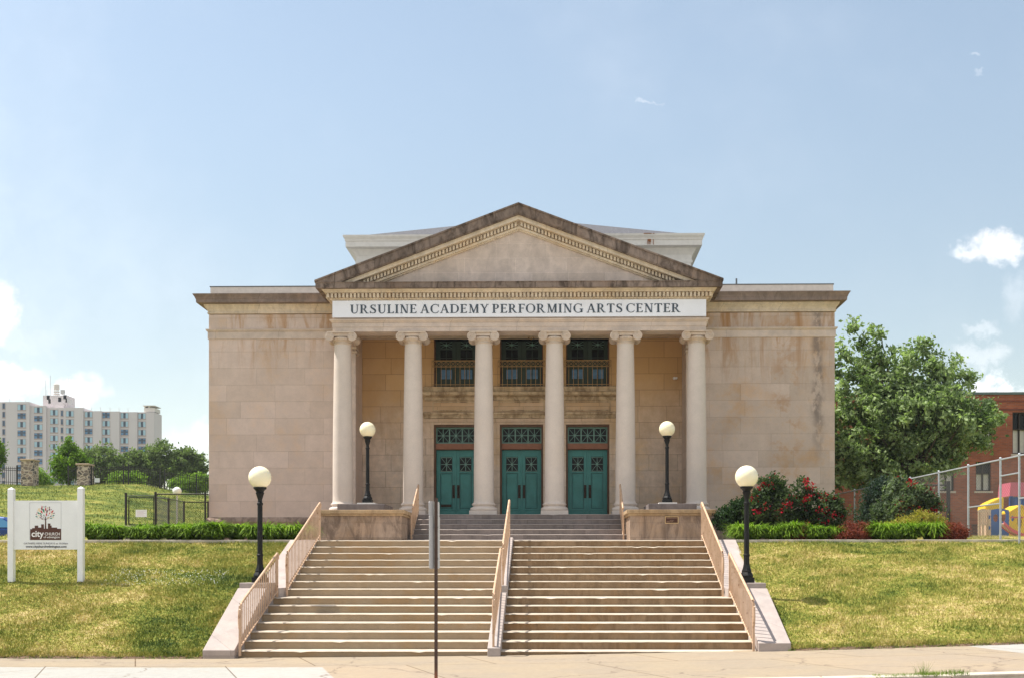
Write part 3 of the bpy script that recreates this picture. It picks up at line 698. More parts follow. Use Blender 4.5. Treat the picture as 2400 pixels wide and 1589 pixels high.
for bi, b_ in enumerate(bays):
    yd_ = YB + .20
    f = M().box(b_ - DW, b_ - DW + .06, YB + .04, YB + .36, FZ, 6.53).box(b_ + DW - .06, b_ + DW, YB + .04, YB + .36, FZ, 6.53).box(b_ - DW + .06, b_ + DW - .06, YB + .04, YB + .36, 6.46, 6.53)
    f.build('door_frame', m_frame, th)
    M().box(b_ - DW + .06, b_ + DW - .06, YB + .08, YB + .34, 5.70, 5.90).box(b_ - DW + .06, b_ + DW - .06, YB + .06, YB + .08, 5.72, 5.76).build('door_lintel', m_copper, th)
    # transom light
    x0, x1 = b_ - DW + .06, b_ + DW - .06; z0, z1 = 5.90, 6.46
    tr = M().box(x0, x1, yd_ - .03, yd_ + .03, z0, z0 + .05).box(x0, x1, yd_ - .03, yd_ + .03, z1 - .05, z1)
    for k in range(4): q = x0 + (x1 - x0 - .04) * k / 3; tr.box(q, q + .04, yd_ - .031, yd_ + .031, z0 + .05, z1 - .05)
    tr = tr.build('transom_window', m_grille, th)
    gm = M()
    for k in range(3):
        q0 = x0 + .04 + (x1 - x0 - .04) * k / 3; q1 = q0 + (x1 - x0 - .04) / 3 - .04; jack(gm, q0, q1, z0 + .05, z1 - .05, yd_)
    gm.build('lattice', m_grille, tr)
    M().box(x0 + .002, x1 - .002, yd_ + .035, yd_ + .045, z0, z1).build('pane', m_glassd, tr)
    for s in (-1, 1):
        a0, a1 = (b_ - DW + .065, b_ - .006) if s < 0 else (b_ + .006, b_ + DW - .065)
        lw = a1 - a0; wx0, wx1 = (a0 + .15, a0 + .15 + .385) if s < 0 else (a1 - .15 - .385, a1 - .15)
        wz0, wz1 = 4.96, 5.45; D0, D1 = FZ + .01, 5.69
        d = M()
        d.box(a0, wx0, yd_, yd_ + .05, D0, D1).box(wx1, a1, yd_, yd_ + .05, D0, D1).box(wx0, wx1, yd_, yd_ + .05, wz1, D1).box(wx0, wx1, yd_, yd_ + .05, wz0 - .07, wz0)
        d.box(wx0, wx1, yd_ + .018, yd_ + .045, D0 + .38, wz0 - .07).box(wx0, wx1, yd_, yd_ + .05, D0, D0 + .38)
        d.box(wx0 + .03, wx1 - .03, yd_ + .008, yd_ + .02, D0 + .42, wz0 - .11)
        d.box(a0 + .02, a1 - .02, yd_ - .012, yd_, D0 + .30, D0 + .345)
        if s < 0: d.box(a1 - .02, a1 + .03, yd_ - .015, yd_ + .01, D0, D1 - .01)
        d = d.build('door', m_teal, th, bevel=.006)
        pm = M(); e_ = .014
        for (u0, u1, v0, v1) in ((wx0, wx1, D0 + .38, wz0 - .07), (wx0, wx1, wz0, wz1)):
            pm.box(u0 - e_, u0, yd_ - .004, yd_ + .03, v0 - e_, v1 + e_).box(u1, u1 + e_, yd_ - .004, yd_ + .03, v0 - e_, v1 + e_).box(u0, u1, yd_ - .004, yd_ + .03, v0 - e_, v0).box(u0, u1, yd_ - .004, yd_ + .03, v1, v1 + e_)
        pm.build('groove_shade', m_tealdark, d)  # dark strips standing in for shade in the panel and window grooves
        gl = M(); jack(gl, wx0, wx1, wz0, wz1, yd_ + .02, .010)
        gl.box(wx0, wx1, yd_ + .01, yd_ + .03, wz0, wz0 + .02).box(wx0, wx1, yd_ + .01, yd_ + .03, wz1 - .02, wz1)
        gl.build('lattice', m_grille, d)
        M().box(wx0, wx1, yd_ + .04, yd_ + .05, wz0, wz1).build('pane', m_glassd, d)
        hx = (a1 - .075) if s < 0 else (a0 + .075)
        M().box(hx - .042, hx + .042, yd_ - .012, yd_ - .001, 4.05, 4.50).tube([(hx, yd_ - .02, 4.12), (hx, yd_ - .06, 4.16), (hx, yd_ - .06, 4.40), (hx, yd_ - .02, 4.44)], .014, 6).build('handle', m_bronze, d)
        if bi == 0 and s < 0:
            M().box(wx0, wx1 - .02, yd_ - .012, yd_ - .001, D0 + .36 + .06, D0 + .36 + .15).build('mail_slot', m_bronze, d)
    # balcony doors behind the railing
    x0, x1 = b_ - DW, b_ + DW; yb_ = YB + .25
    M().box(x0, x0 + .04, YB + .1, YB + .36, 7.80, 9.42).box(x1 - .04, x1, YB + .1, YB + .36, 7.80, 9.42).build('balcony_frame', m_frame, th)
    for s in (-1, 1):
        a0, a1 = (x0 + .045, b_ - .005) if s < 0 else (b_ + .005, x1 - .045)
        w0, w1 = a0 + .15, a1 - .13
        d = M().box(a0, w0, yb_, yb_ + .05, 7.81, 9.40).box(w1, a1, yb_, yb_ + .05, 7.81, 9.40)
        for z0, z1 in ((7.81, 8.12), (8.45, 8.72), (9.12, 9.17), (9.38, 9.40)): d.box(w0, w1, yb_, yb_ + .05, z0, z1)
        d.box((w0 + w1) / 2 - .012, (w0 + w1) / 2 + .012, yb_ + .01, yb_ + .04, 8.12, 8.45).box((w0 + w1) / 2 - .012, (w0 + w1) / 2 + .012, yb_ + .01, yb_ + .04, 8.72, 9.12)
        d.box(w0, w1, yb_ + .012, yb_ + .038, 8.83, 8.85)
        d = d.build('balcony_door', m_dgreen, th)
        gl = M(); jack(gl, w0, w1, 9.17, 9.38, yb_ + .02, .008); gl.build('lattice', m_grille, d)
        M().box(w0, w1, yb_ + .045, yb_ + .05, 8.72, 9.38).build('pane', m_glassd, d)
        M().box(w0 + .01, w1 - .01, yb_ + .045, yb_ + .05, 8.12, 8.45).build('pane', m_blind, d)
    # balcony railing
    r0, r1 = b_ - .80, b_ + .80; ry = YB - .06
    f = M().box(r0, r1, ry - .018, ry + .018, 8.665, 8.70).box(r0, r1, ry - .012, ry + .012, 8.475, 8.50).box(r0, r1, ry - .012, ry + .012, 7.87, 7.89)
    n = 10
    for k in range(n + 1):
        q = r0 + (r1 - r0) * k / n; f.box(q - .009, q + .009, ry - .009, ry + .009, 7.82, 8.47)
        f.box(q - .006, q + .006, ry - .008, ry + .008, 8.50, 8.665)
    for k in range(n):
        q = r0 + (r1 - r0) * k / n; q1 = q + (r1 - r0) / n
        f.tube([(q, ry, 8.50), (q1, ry, 8.665)], .008, 4).tube([(q, ry + .003, 8.665), (q1, ry + .003, 8.50)], .008, 4)
    f.build('balcony_railing', m_gold, th)
# hanging lantern of star-shaped ochre bars in the middle opening
lx, lz = X(1245, 37.3), Z(786, 37.3); f = M()
for k in range(8):
    a = k * pi / 4; f.tube([(lx, 37.3, lz), (lx + .12 * cos(a), 37.3 + .05 * sin(2 * a), lz + .12 * sin(a))], .011, 5)
    f.sphere((lx + .12 * cos(a), 37.3, lz + .12 * sin(a)), .024, 8, 6)
f.tube([(lx, 37.3, lz + .12), (lx, 37.3, 9.42)], .008, 5); f.build('hanging_lantern', m_gold, th)
# antas at the recess corners (their return is the wing wall), with small capitals
for x0, x1 in ((WL1 - .55, WL1), (WR0, WR0 + .55)):
    M().box(x0, x1, YW - .035, YW - .002, FZ, 8.72).build('pilaster', m_trim, th)
    M().box(x0 - .03, x1 + .05 if x1 == WL1 else x1 + .03, YW - .09, YW + .5, 8.72, 8.78).box(x0 - .02, x1 + .03, YW - .07, YW + .5, 8.85, 8.93).build('pilaster_capital', m_capital, th)

# ---- columns
def column(cx, cy=35.08):
    o = M()
    s = M().box(cx - .43, cx + .43, cy - .43, cy + .43, FZ - .002, FZ + .14)
    base = s.lathe([(.40, .14), (.425, .165), (.43, .20), (.42, .235), (.395, .255), (.355, .265), (.335, .285), (.335, .30), (.355, .315), (.375, .335), (.378, .355), (.365, .38), (.34, .39), (.335, .40)], (cx, cy, FZ), 48)
    zt_ = 9.08; prof = []
    for k in range(19):
        u = k / 18; r = .316 - .052 * (max(0, u - .15) / .85) ** 1.6; prof.append((r, .40 + u * (zt_ - FZ - .40 - .36)))
    sh = M().lathe([(.333, .40), (.322, .43)] + [(prof[0][0], .47)] + prof[1:], (cx, cy, FZ), 48).build('column_shaft', m_column, th, smooth=40)
    base.build('column_base', m_column, sh, smooth=40)
    c = M(); zc = zt_ - .155; vr = .145
    c.lathe([(.27, -.0), (.285, .015), (.285, .04), (.27, .05), (.27, .07), (.33, .13), (.35, .17), (.34, .20), (.30, .22)], (cx, cy, zt_ - .37), 40)
    c.box(cx - .40, cx + .40, cy - .33, cy + .33, zt_ - .145, zt_ - .055)
    c.box(cx - .43, cx + .43, cy - .38, cy + .38, zt_ - .05, zt_ - .002)
    for sg in (-1, 1):
        vx = cx + sg * .36
        c.lathe([(vr, -.36), (vr, -.30), (.115, -.20), (.095, 0), (.115, .20), (vr, .30), (vr, .36)], (vx, cy, zc), 28, ax=1)
        for fy in (-.362, .362):
            sp = []; N = 46
            for k in range(N):
                a = pi / 2 + sg * (-1) * (k / N) * 2.3 * 2 * pi * (-1); r_ = vr * (1 - .86 * k / N) - .006
                sp.append((vx + r_ * cos(a), cy + fy, zc + r_ * sin(a)))
            c.tube(sp, [.013 * (1 - .5 * k / N) for k in range(N)], 5)
            c.sphere((vx, cy + fy, zc), .022, 10, 6)
    for k in range(9):
        a = -pi / 2 + (k - 4) * .28
        c.sphere((cx + .325 * cos(a), cy + .325 * sin(a), zt_ - .215), .033, 8, 6, (1, 1, 1.35))
    c.build('column_capital', m_capital, sh, smooth=40)
for k in range(6): column(XC + (k - 2.5) * 2.239)

# ---- entablature
YE = 34.78; EH = 5.86
e0, e1 = XC - EH, XC + EH
M().box(e0, e1, YE, 35.38, 9.08, 9.22).box(e0 - .012, e1 + .012, YE - .015, 35.38, 9.22, 9.35).box(e0, e1, YE, 35.4, 9.46, 10.05).build('architrave', m_trim, th)
M().box(e0, e0 + .6, 35.38, YW + .02, 9.08, 10.3).box(e1 - .6, e1, 35.38, YW + .02, 9.08, 10.3).build('side_beam', m_trim, th)
M().box(e0 + .6, e1 - .6, 35.38, 35.40, 9.08, 9.42).build('beam_back', m_bounce, th)
def band(prof, mat, name):
    """profile (projection, z) carried round the three free sides of the portico"""
    m_ = M(); n = len(prof); vs = []
    for (sx, yy_) in ((-1, YW + .0), (-1, None), (1, None), (1, YW + .0)):
        for p_, z in prof: vs.append(((XC + sx * (EH + p_)), (YE - p_) if yy_ is None else yy_, z))
    fs = []
    for k in range(3):
        for i in range(n - 1): fs.append((k * n + i, k * n + i + 1, (k + 1) * n + i + 1, (k + 1) * n + i))
    fs += [(n - 1, 2 * n - 1, 3 * n - 1, 4 * n - 1), (0, n, 2 * n, 3 * n)]
    return m_.add(vs, fs).build(name, mat, th)
band([(.0, 9.35), (.03, 9.36), (.06, 9.40), (.085, 9.42), (.085, 9.455), (.0, 9.46)], m_trim, 'taenia_moulding')
band([(.0, 10.03), (.03, 10.035), (.05, 10.06), (.09, 10.075), (.09, 10.10)], m_bounce, 'bed_moulding')
band([(.05, 10.101), (.05, 10.245), (.20, 10.25), (.22, 10.28), (.26, 10.31), (.30, 10.34), (.42, 10.345), (.42, 10.35)], m_bounce, 'bed_moulding')
band([(.40, 10.34), (.445, 10.335), (.45, 10.49), (.47, 10.50), (.47, 10.52), (.0, 10.525)], m_crust, 'corona')
dt = M(); n = 100; d0 = XC - EH - .17; d1 = XC + EH + .17
for k in range(n):
    q = d0 + (d1 - d0) * (k + .5) / n
    dt.box(q - .034, q + .034, YE - .19, YE - .052, 10.105, 10.235)
for sx in (-1, 1):
    for k in range(12):
        q = YE - .1 + k * .12; a, c_ = sorted((XC + sx * (EH + .052), XC + sx * (EH + .19))); dt.box(a, c_, q, q + .072, 10.105, 10.235)
dt.build('dentil_band', m_bounce, th)
# sign board
sb = M().box(XC - EH + .01, XC + EH - .01, YE - .085, YE - .005, 9.505, 10.025).build('sign_board', m_signw, th)

# ---- serif lettering
TK, TN = .17, .06
def glyph(ch):
    """list of polygons, width"""
    P_ = []
    def rect(x0, x1, y0, y1): P_.append([(x0, y0), (x1, y0), (x1, y1), (x0, y1)])
    def serif(cx, w_, y, up):
        h_ = .035; P_.append([(cx - w_, y), (cx + w_, y), (cx + w_, y + h_ * up), (cx + w_ * .5, y + h_ * 1.8 * up), (cx - w_ * .5, y + h_ * 1.8 * up), (cx - w_, y + h_ * up)])
    def stem(x, w_=TK, y0=0, y1=1, s0=1, s1=1):
        rect(x - w_ / 2, x + w_ / 2, y0, y1)
        if s0: serif(x, w_ / 2 + .09, y0, 1)
        if s1: serif(x, w_ / 2 + .09, y1, -1)
    def diag(x0, y0, x1, y1, w_): P_.append([(x0 - w_ / 2, y0), (x0 + w_ / 2, y0), (x1 + w_ / 2, y1), (x1 - w_ / 2, y1)])
    def arc(cx, cy, rx, ry, a0, a1, tk=TK, tn=TN, n=22):
        pr = None
        for i in range(n + 1):
            a = R(a0 + (a1 - a0) * i / n); th_ = tn + (tk - tn) * abs(cos(a)) ** 1.3
            po = (cx + rx * cos(a), cy + ry * sin(a)); pi_ = (cx + (rx - th_) * cos(a), cy + (ry - tn - (th_ - tn) * .1) * sin(a))
            if pr: P_.append([pr[0], po, pi_, pr[1]])
            pr = (po, pi_)
    def tick(x, y, h_, sg): P_.append([(x, y), (x - .04, y), (x - .075, y - sg * .04), (x, y - sg * h_)][::1])
    if ch == 'I': stem(.17); return P_, .34
    if ch == 'L': stem(.17); rect(.17, .60, 0, TN); P_.append([(.60, 0), (.64, .22), (.60, .22), (.48, TN)]); return P_, .64
    if ch in 'EF':
        stem(.17); rect(.17, .58, 1 - TN, 1); P_.append([(.60, 1), (.60, .80), (.565, .80), (.46, 1 - TN)]); rect(.17, .48, .49, .54); P_.append([(.48, .63), (.48, .40), (.45, .40), (.42, .515), (.45, .63)])
        if ch == 'E': rect(.17, .60, 0, TN); P_.append([(.60, 0), (.65, .22), (.61, .22), (.48, TN)])
        return P_, (.66 if ch == 'E' else .60)
    if ch == 'T':
        stem(.38, s1=0); rect(.04, .72, 1 - TN, 1); P_.append([(.04, 1), (.02, .78), (.06, .78), (.17, 1 - TN)]); P_.append([(.72, 1), (.74, .78), (.70, .78), (.59, 1 - TN)]); return P_, .76
    if ch in 'PR':
        stem(.17); rect(.17, .36, 1 - TN, 1); rect(.17, .36, .46, .46 + TN); arc(.34, .73, .28, .27, -90, 90)
        if ch == 'R':
            diag(.68, 0, .38, .48, .15); serif(.74, .10, 0, 1); return P_, .84
        return P_, .66
    if ch == 'D': stem(.17); rect(.17, .40, 1 - TN, 1); rect(.17, .40, 0, TN); arc(.38, .5, .45, .5, -90, 90); return P_, .86
    if ch == 'O': arc(.46, .5, .44, .52, 0, 360, n=44); return P_, .92
    if ch in 'CG':
        arc(.47, .5, .45, .52, 52, 308, n=34); P_.append([(.75, 1.0), (.79, 1.0), (.79, .70), (.75, .70), (.70, .86)])
        if ch == 'C': P_.append([(.73, .13), (.80, .22), (.78, .28), (.68, .10)])
        else:
            rect(.69, .69 + TK, .03, .42); serif(.757, .16, .44, -1); arc(.47, .5, .45, .52, 300, 318, n=4)
        return P_, (.83 if ch == 'C' else .92)
    if ch == 'U':
        rect(.12, .12 + TK, .33, 1); serif(.1875, .16, 1, -1); rect(.66, .66 + TN + .01, .33, 1); serif(.69, .13, 1, -1)
        pr = None
        for i in range(19):
            a = R(180 + 180 * i / 18); th_ = TN + (TK - TN) * max(0, -cos(a)) ** 1; po = (.42 + .30 * cos(a), .34 + .36 * sin(a)); pi_ = (.42 + (.30 - th_) * cos(a), .34 + (.36 - TN - .02) * sin(a))
            if pr: P_.append([pr[0], po, pi_, pr[1]])
            pr = (po, pi_)
        return P_, .84
    if ch == 'N':
        rect(.15, .15 + TN + .01, 0, 1); serif(.18, .13, 0, 1); diag(.66, 0, .19, 1, .17); rect(.68, .68 + TN + .01, 0, 1); serif(.71, .13, 1, -1); serif(.14, .10, 1, -1); return P_, .86
    if ch == 'M':
        rect(.16, .16 + TN, 0, 1); serif(.18, .13, 0, 1); diag(.52, 0, .22, 1, .15); diag(.50, 0, .80, 1, TN + .02); rect(.76, .76 + TK, 0, 1); serif(.83, .15, 0, 1); serif(.86, .10, 1, -1); serif(.16, .08, 1, -1); return P_, 1.02
    if ch == 'A':
        diag(.12, 0, .40, 1, TN + .01); diag(.70, 0, .42, 1, .16); rect(.22, .58, .32, .37); serif(.12, .12, 0, 1); serif(.70, .16, 0, 1); return P_, .84
    if ch == 'Y':
        diag(.40, .45, .14, 1, .15); diag(.42, .45, .68, 1, TN + .02); rect(.40 - TK / 2, .40 + TK / 2, 0, .48); serif(.40, .16, 0, 1); serif(.13, .14, 1, -1); serif(.69, .11, 1, -1); return P_, .80
    if ch == 'S':
        K = [(.53, .80, .04), (.47, .91, .05), (.33, .965, .06), (.18, .90, .10), (.13, .77, .13), (.19, .64, .16), (.32, .535, .18), (.45, .43, .18), (.53, .29, .14), (.50, .13, .11), (.36, .04, .065), (.20, .055, .05), (.09, .20, .04)]
        Q = []
        for i in range(len(K) - 1):
            p0, p1, p2, p3 = (np.array(K[max(0, min(len(K) - 1, i + o))]) for o in (-1, 0, 1, 2))
            for u in np.linspace(0, 1, 4, endpoint=False): Q.append(.5 * (2 * p1 + (p2 - p0) * u + (2 * p0 - 5 * p1 + 4 * p2 - p3) * u * u + (3 * p1 - p0 - 3 * p2 + p3) * u ** 3))
        Q.append(np.array(K[-1])); pr = None
        for i, q in enumerate(Q):
            dd = Q[min(i + 1, len(Q) - 1)] - Q[max(i - 1, 0)]; L_ = math.hypot(dd[0], dd[1]); nx_, ny_ = -dd[1] / L_ * q[2] / 2, dd[0] / L_ * q[2] / 2
            e_ = ((q[0] + nx_, q[1] + ny_), (q[0] - nx_, q[1] - ny_))
            if pr: P_.append([pr[0], e_[0], e_[1], pr[1]])
            pr = e_
        P_.append([(.50, 1.0), (.535, 1.0), (.535, .74), (.50, .74), (.46, .90)]); P_.append([(.06, 0), (.03, 0), (.03, .28), (.065, .28), (.12, .09)])
        return P_, .62
    return P_, .38


def lettering(text, x0, x1, z0, h, y, mat, parent, name='letter', depth=.012):
    adv = []; tot_ = 0
    for ch in text:
        p, w_ = glyph(ch) if ch != ' ' else ([], .24); adv.append((p, tot_)); tot_ += w_ + (.085 if ch != ' ' else 0)
    k = (x1 - x0) / tot_
    for p, a in adv:
        if not p: continue
        m_ = M()
        for j, poly in enumerate(p):
            q = [(x0 + (a + u) * k, z0 + v * h) for u, v in poly]
            m_.prism(q, 1, y - depth - .0004 * (j % 7), y)
        m_.build(name, mat, parent)
yl = YE - .086
lettering('URSULINE ACADEMY PERFORMING ARTS CENTER', X(820, yl), X(1597, yl), Z(733.5, yl), .272, yl, m_letter, sb)

# ---- pediment
HB, HTOP, SL = 10.525, 12.95, .375
def chev(a, b_, y0, y1, m_, base=HB, wmax=6.33):
    for sg in (-1, 1):
        ao, bo = (HTOP - base - a) / SL, (HTOP - base - b_) / SL
        po = [(XC, HTOP - b_), (XC, HTOP - a)]
        if ao > wmax: po += [(XC + sg * wmax, HTOP - a - SL * wmax), (XC + sg * wmax, base)]
        else: po += [(XC + sg * ao, base)]
        po += [(XC + sg * bo, base)]
        m_.prism(po, 1, y0, y1)
    return m_
c = chev(.0, .05, YE - .50, 36.4, M()); chev(.05, .31, YE - .46, 36.38, c); chev(.31, .345, YE - .44, 36.3, c); c.build('raking_cornice', m_crust, th)
c = chev(.345, .47, YE - .33, 36.2, M()); chev(.47, .62, YE - .05, 36.1, c); chev(.62, .69, YE - .10, 36.0, c); chev(.69, .73, YE - .03, 36.0, c); c.build('raking_bed_moulding', m_bounce, th)
dt = M()
for sg in (-1, 1):
    k = 0; dt = M()
    while True:
        q = .06 + k * .1075; zt_ = HTOP - .485 - SL * q
        if zt_ - .13 < HB + .01: break
        for_ = [(XC + sg * q, zt_), (XC + sg * (q + .066), zt_ - SL * .066), (XC + sg * (q + .066), zt_ - .12 - SL * .066), (XC + sg * q, zt_ - .12)]
        dt.prism(for_, 1, YE - .19, YE - .052); k += 1
    dt.build('raking_dentil_band', m_bounce, th)
ty = M(); tb = (HTOP - HB - .6) / SL
ty.prism([(XC - tb, HB), (XC + tb, HB), (XC, HTOP - .6)], 1, YE + .04, YE + .3); ty.build('tympanum', m_tymp, th)
rf = M()
for sg in (-1, 1): rf.prism([(XC, HTOP - .02), (XC + sg * 6.3, HTOP - .02 - SL * 6.3), (XC + sg * 6.3, HTOP - .2 - SL * 6.3), (XC, HTOP - .2)], 1, 36.4, 40.3)
rf.build('roof', m_slate, th)

# ---- attic block and hipped roof
AX0, AX1, AY = -7.12, 4.92, 40.0
AX1 = X(1619, AY)
at = M().box(AX0, AX1, AY, 52, 9.9, 13.2).build('attic_wall', m_attic, th)
for x0, x1, pj in ((AX0, AX0 + .95, .10), (AX1 - .95, AX1, .10)):
    M().box(x0 - .02, x1, AY - .05, AY + .02, 10.5, 12.9).build('attic_pilaster', m_attic, th)
def box_cornice(x0, x1, y, prof, mat, name):
    m_ = M(); n = len(prof); vs = []
    for (sx, yy_) in ((0, 52), (0, None), (1, None), (1, 52)):
        for p_, z in prof: vs.append(((x0 - p_) if sx == 0 else (x1 + p_), (y - p_) if yy_ is None else yy_, z))
    fs = [(k * n + i, k * n + i + 1, (k + 1) * n + i + 1, (k + 1) * n + i) for k in range(3) for i in range(n - 1)]
    fs += [(n - 1, 2 * n - 1, 3 * n - 1, 4 * n - 1), (0, n, 2 * n, 3 * n)]
    return m_.add(vs, fs).build(name, mat, th)
box_cornice(AX0, AX1, AY, [(.02, 12.60), (.06, 12.63), (.06, 12.70), (.03, 12.72), (.03, 12.86), (.06, 12.92), (.14, 13.05), (.18, 13.12), (.36, 13.16), (.36, 13.34), (.38, 13.36), (.39, 13.42), (.44, 13.50), (.45, 13.56), (.0, 13.58)], m_attic, 'attic_cornice')
m_ = M(); ax, bx_, cy0, cy1, zz0 = AX0 - .2, AX1 + .2, AY - .2, 53, 13.57; hx0 = (ax + bx_) / 2; zt_ = 16.15
m_.add([(ax, cy0, zz0), (bx_, cy0, zz0), (bx_, cy1, zz0), (ax, cy1, zz0), (hx0, cy0 + 6.2, zt_), (hx0, cy1 - 6.2, zt_)], [(0, 1, 4), (1, 2, 5, 4), (2, 3, 5), (3, 0, 4, 5), (0, 3, 2, 1)])
m_.build('hipped_roof', m_slate, th)
rx = X(1523, AY - .45); m_ = M(); rr = random.Random(8)
for k in range(9):
    q = rx + rr.gauss(0, .05); a_ = rr.uniform(.05, .30); m_.box(q, q + rr.uniform(.012, .035), AY - .385 - .002 * k, AY - .36, 13.36 - a_ * .6, 13.37)
    q = rx + rr.uniform(-.25, .3); m_.box(q, q + rr.uniform(.03, .10), AY - .452 - .001 * k, AY - .44, 13.54, 13.565)
m_.build('rust_streak', m_rust, th)
M().box(WL1, WR0, 38.2, 52, 9.6, 10.3).build('roof_deck', m_lead, th)
# dark rain stains down the right wing corner
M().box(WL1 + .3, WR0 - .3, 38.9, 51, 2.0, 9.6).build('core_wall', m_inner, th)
cam_ = M()
for lx_, ly_, lz_ in ((X(1588, 37.5), 37.4, Z(888, 37.4)),):
    cam_.box(lx_ - .12, lx_ - .02, ly_ - .03, ly_ + .2, lz_, lz_ + .05).sphere((lx_ - .12, ly_, lz_ + .02), .05, 12, 8)
cam_.build('security_camera', m_white, th)

# ------------------------------------------------------------------ street sign seen nearly edge on
sp = thing('street_sign', 'rusty brown street post with grey sign plates seen nearly edge on, in the sidewalk', 'street sign', (X(1022, 15.7), 15.7, g(-1.7)))
x_, y_ = X(1022, 15.7), 15.7
def f_post(t, b, o):
    p = t.pos(); z = t.sep(p)[2]
    n = t.noise(p, 12, 5); k = t.ramp(t.math('ADD', z, t.math('MULTIPLY', n, .3)), .45, .15)
    return t.mix(k, t.mix(n, (.05, .028, .02), (.085, .05, .035)), (.22, .075, .035))
m_post = material('rusty_post_paint', f_post, .7, 0, .3)
M().box(x_ - .022, x_ + .022, y_ - .02, y_ - .012, -.05, 2.62).box(x_ - .022, x_ - .016, y_ - .012, y_ + .02, -.05, 2.62).box(x_ + .016, x_ + .022, y_ - .012, y_ + .02, -.05, 2.62).build('post', m_post, sp)
ang = math.atan2(15.7, x_) ; dx_, dy_ = 0.0, 0.0
def plate(z0, z1, w_, off, nm):
    a = R(90 + 20 + 0)   # direction of the plate's width, nearly along the line of sight
    ux, uy = cos(R(-72)), sin(R(-72))   # towards the camera, to the right
    ux, uy = -cos(R(66)), -sin(R(66))
    nx, ny = -uy, ux; m_ = M(); r = .03; pts = []
    for (sa, sz) in ((1, 1), (-1, 1), (-1, -1), (1, -1)):
        cu, cz_ = sa * (w_ / 2 - r), (z0 + z1) / 2 + sz * ((z1 - z0) / 2 - r)
        a0 = {(1, 1): 0, (-1, 1): 90, (-1, -1): 180, (1, -1): 270}[(sa, sz)]
        for k in range(5): an = R(a0 + 90 * k / 4); pts.append((cu + r * cos(an), cz_ + r * sin(an)))
    cx, cy = x_ + nx * off + ux * -.02, y_ + ny * off + uy * -.02
    vs = []
    for tt in (0, .004):
        for u, z in pts: vs.append((cx + ux * u + nx * tt, cy + uy * u + ny * tt, z))
    n = len(pts); m_.add(vs, [tuple(range(n)), tuple(range(2 * n - 1, n - 1, -1))] + [(i, i + n, (i + 1) % n + n, (i + 1) % n) for i in range(n)])
    return m_.build(nm, m_greysign, sp)
plate(2.36, 2.575, .30, -.045, 'small_plate'); plate(1.62, 2.37, .30, -.040, 'sign_plate')
M().box(x_ - .03, x_ + .03, y_ + .02, y_ + .04, 1.75, 1.77).box(x_ - .03, x_ + .03, y_ + .02, y_ + .04, 2.2, 2.22).build('bolts', m_galv, sp)

# ------------------------------------------------------------------ church sign on the lawn
YS = 24.3
cs = thing('church_sign', 'white two-post lawn sign with a tree logo for a church, left of the stairs', 'sign', (X(110, YS), YS, 1.25))
def sx(px): return X(px, YS)
def sz(py): return Z(py, YS)
for pa, pb, top, bot in ((19.5, 34.5, 1141, 1369), (181.5, 198.5, 1139, 1368.5)):
    cx = (sx(pa) + sx(pb)) / 2; hw = .062
    p = M().box(cx - hw, cx + hw, YS - hw, YS + hw, sz(bot) - .05, sz(top) - .035)
    p.add([(cx - hw - .006, YS - hw - .006, sz(top) - .035), (cx + hw + .006, YS - hw - .006, sz(top) - .035), (cx + hw + .006, YS + hw + .006, sz(top) - .035), (cx - hw - .006, YS + hw + .006, sz(top) - .035), (cx, YS, sz(top) + .015)], [(0, 1, 4), (1, 2, 4), (2, 3, 4), (3, 0, 4), (3, 2, 1, 0)])
    p = p.build('post', m_white, cs, bevel=.008)
    M().box(cx - hw - .003, cx + hw + .003, YS - hw - .003, YS + hw + .003, sz(bot) - .06, sz(bot) + .055).build('post_foot', plain('muddy_post_foot', (.16, .12, .08), .9), p)
pn = M().box(sx(32), sx(184), YS - .02, YS + .02, sz(1286.5), sz(1171)).build('panel', m_white, cs)
# logo frame + skyline; coordinates from the sign crop (1568 px = 130 px of photo)
def lx2(u): return sx(40 + u / 12.06)
def lz2(v): return sz(1170 + v / 12.06)
yf = YS - .021
fr = M(); a0, a1, b0_, b1 = lx2(368), lx2(1258), lz2(1135), lz2(70); e = .0035
fr.box(a0, a0 + e, yf - .002, yf, b0_, b1).box(a1 - e, a1, yf - .002, yf, b0_, b1).box(a0 + e, a1 - e, yf - .002, yf, b1 - e, b1); fr.build('logo_border', plain('grey_print', (.18, .17, .18), .5), pn)
sk = M()
for u0, u1, v in ((385, 440, 825), (440, 512, 795), (512, 610, 725), (610, 695, 780), (695, 772, 688), (772, 884, 810), (884, 955, 665), (955, 990, 722), (990, 1143, 780), (1143, 1258, 815)):
    sk.box(lx2(u0), lx2(u1), yf - .003, yf, lz2(1135), lz2(v))
sk.prism([(lx2(800), lz2(830)), (lx2(842), lz2(830)), (lx2(828), lz2(480)), (lx2(808), lz2(480))], 1, yf - .0045, yf)
for u, v in ((700, 500), (770, 400), (740, 470), (850, 400), (900, 470), (930, 500)):
    sk.tube([(lx2(815), yf - .002, lz2(570 if abs(u - 815) > 60 else 500)), (lx2(u), yf - .002, lz2(v))], .0022, 4)
sk.build('logo_skyline', m_brownlogo, pn)
lf = M(); lc = [plain('red_print', (.55, .05, .05), .5), plain('cream_print', (.75, .58, .35), .5), plain('green_print', (.03, .22, .12), .5), plain('maroon_print', (.18, .03, .04), .5)]
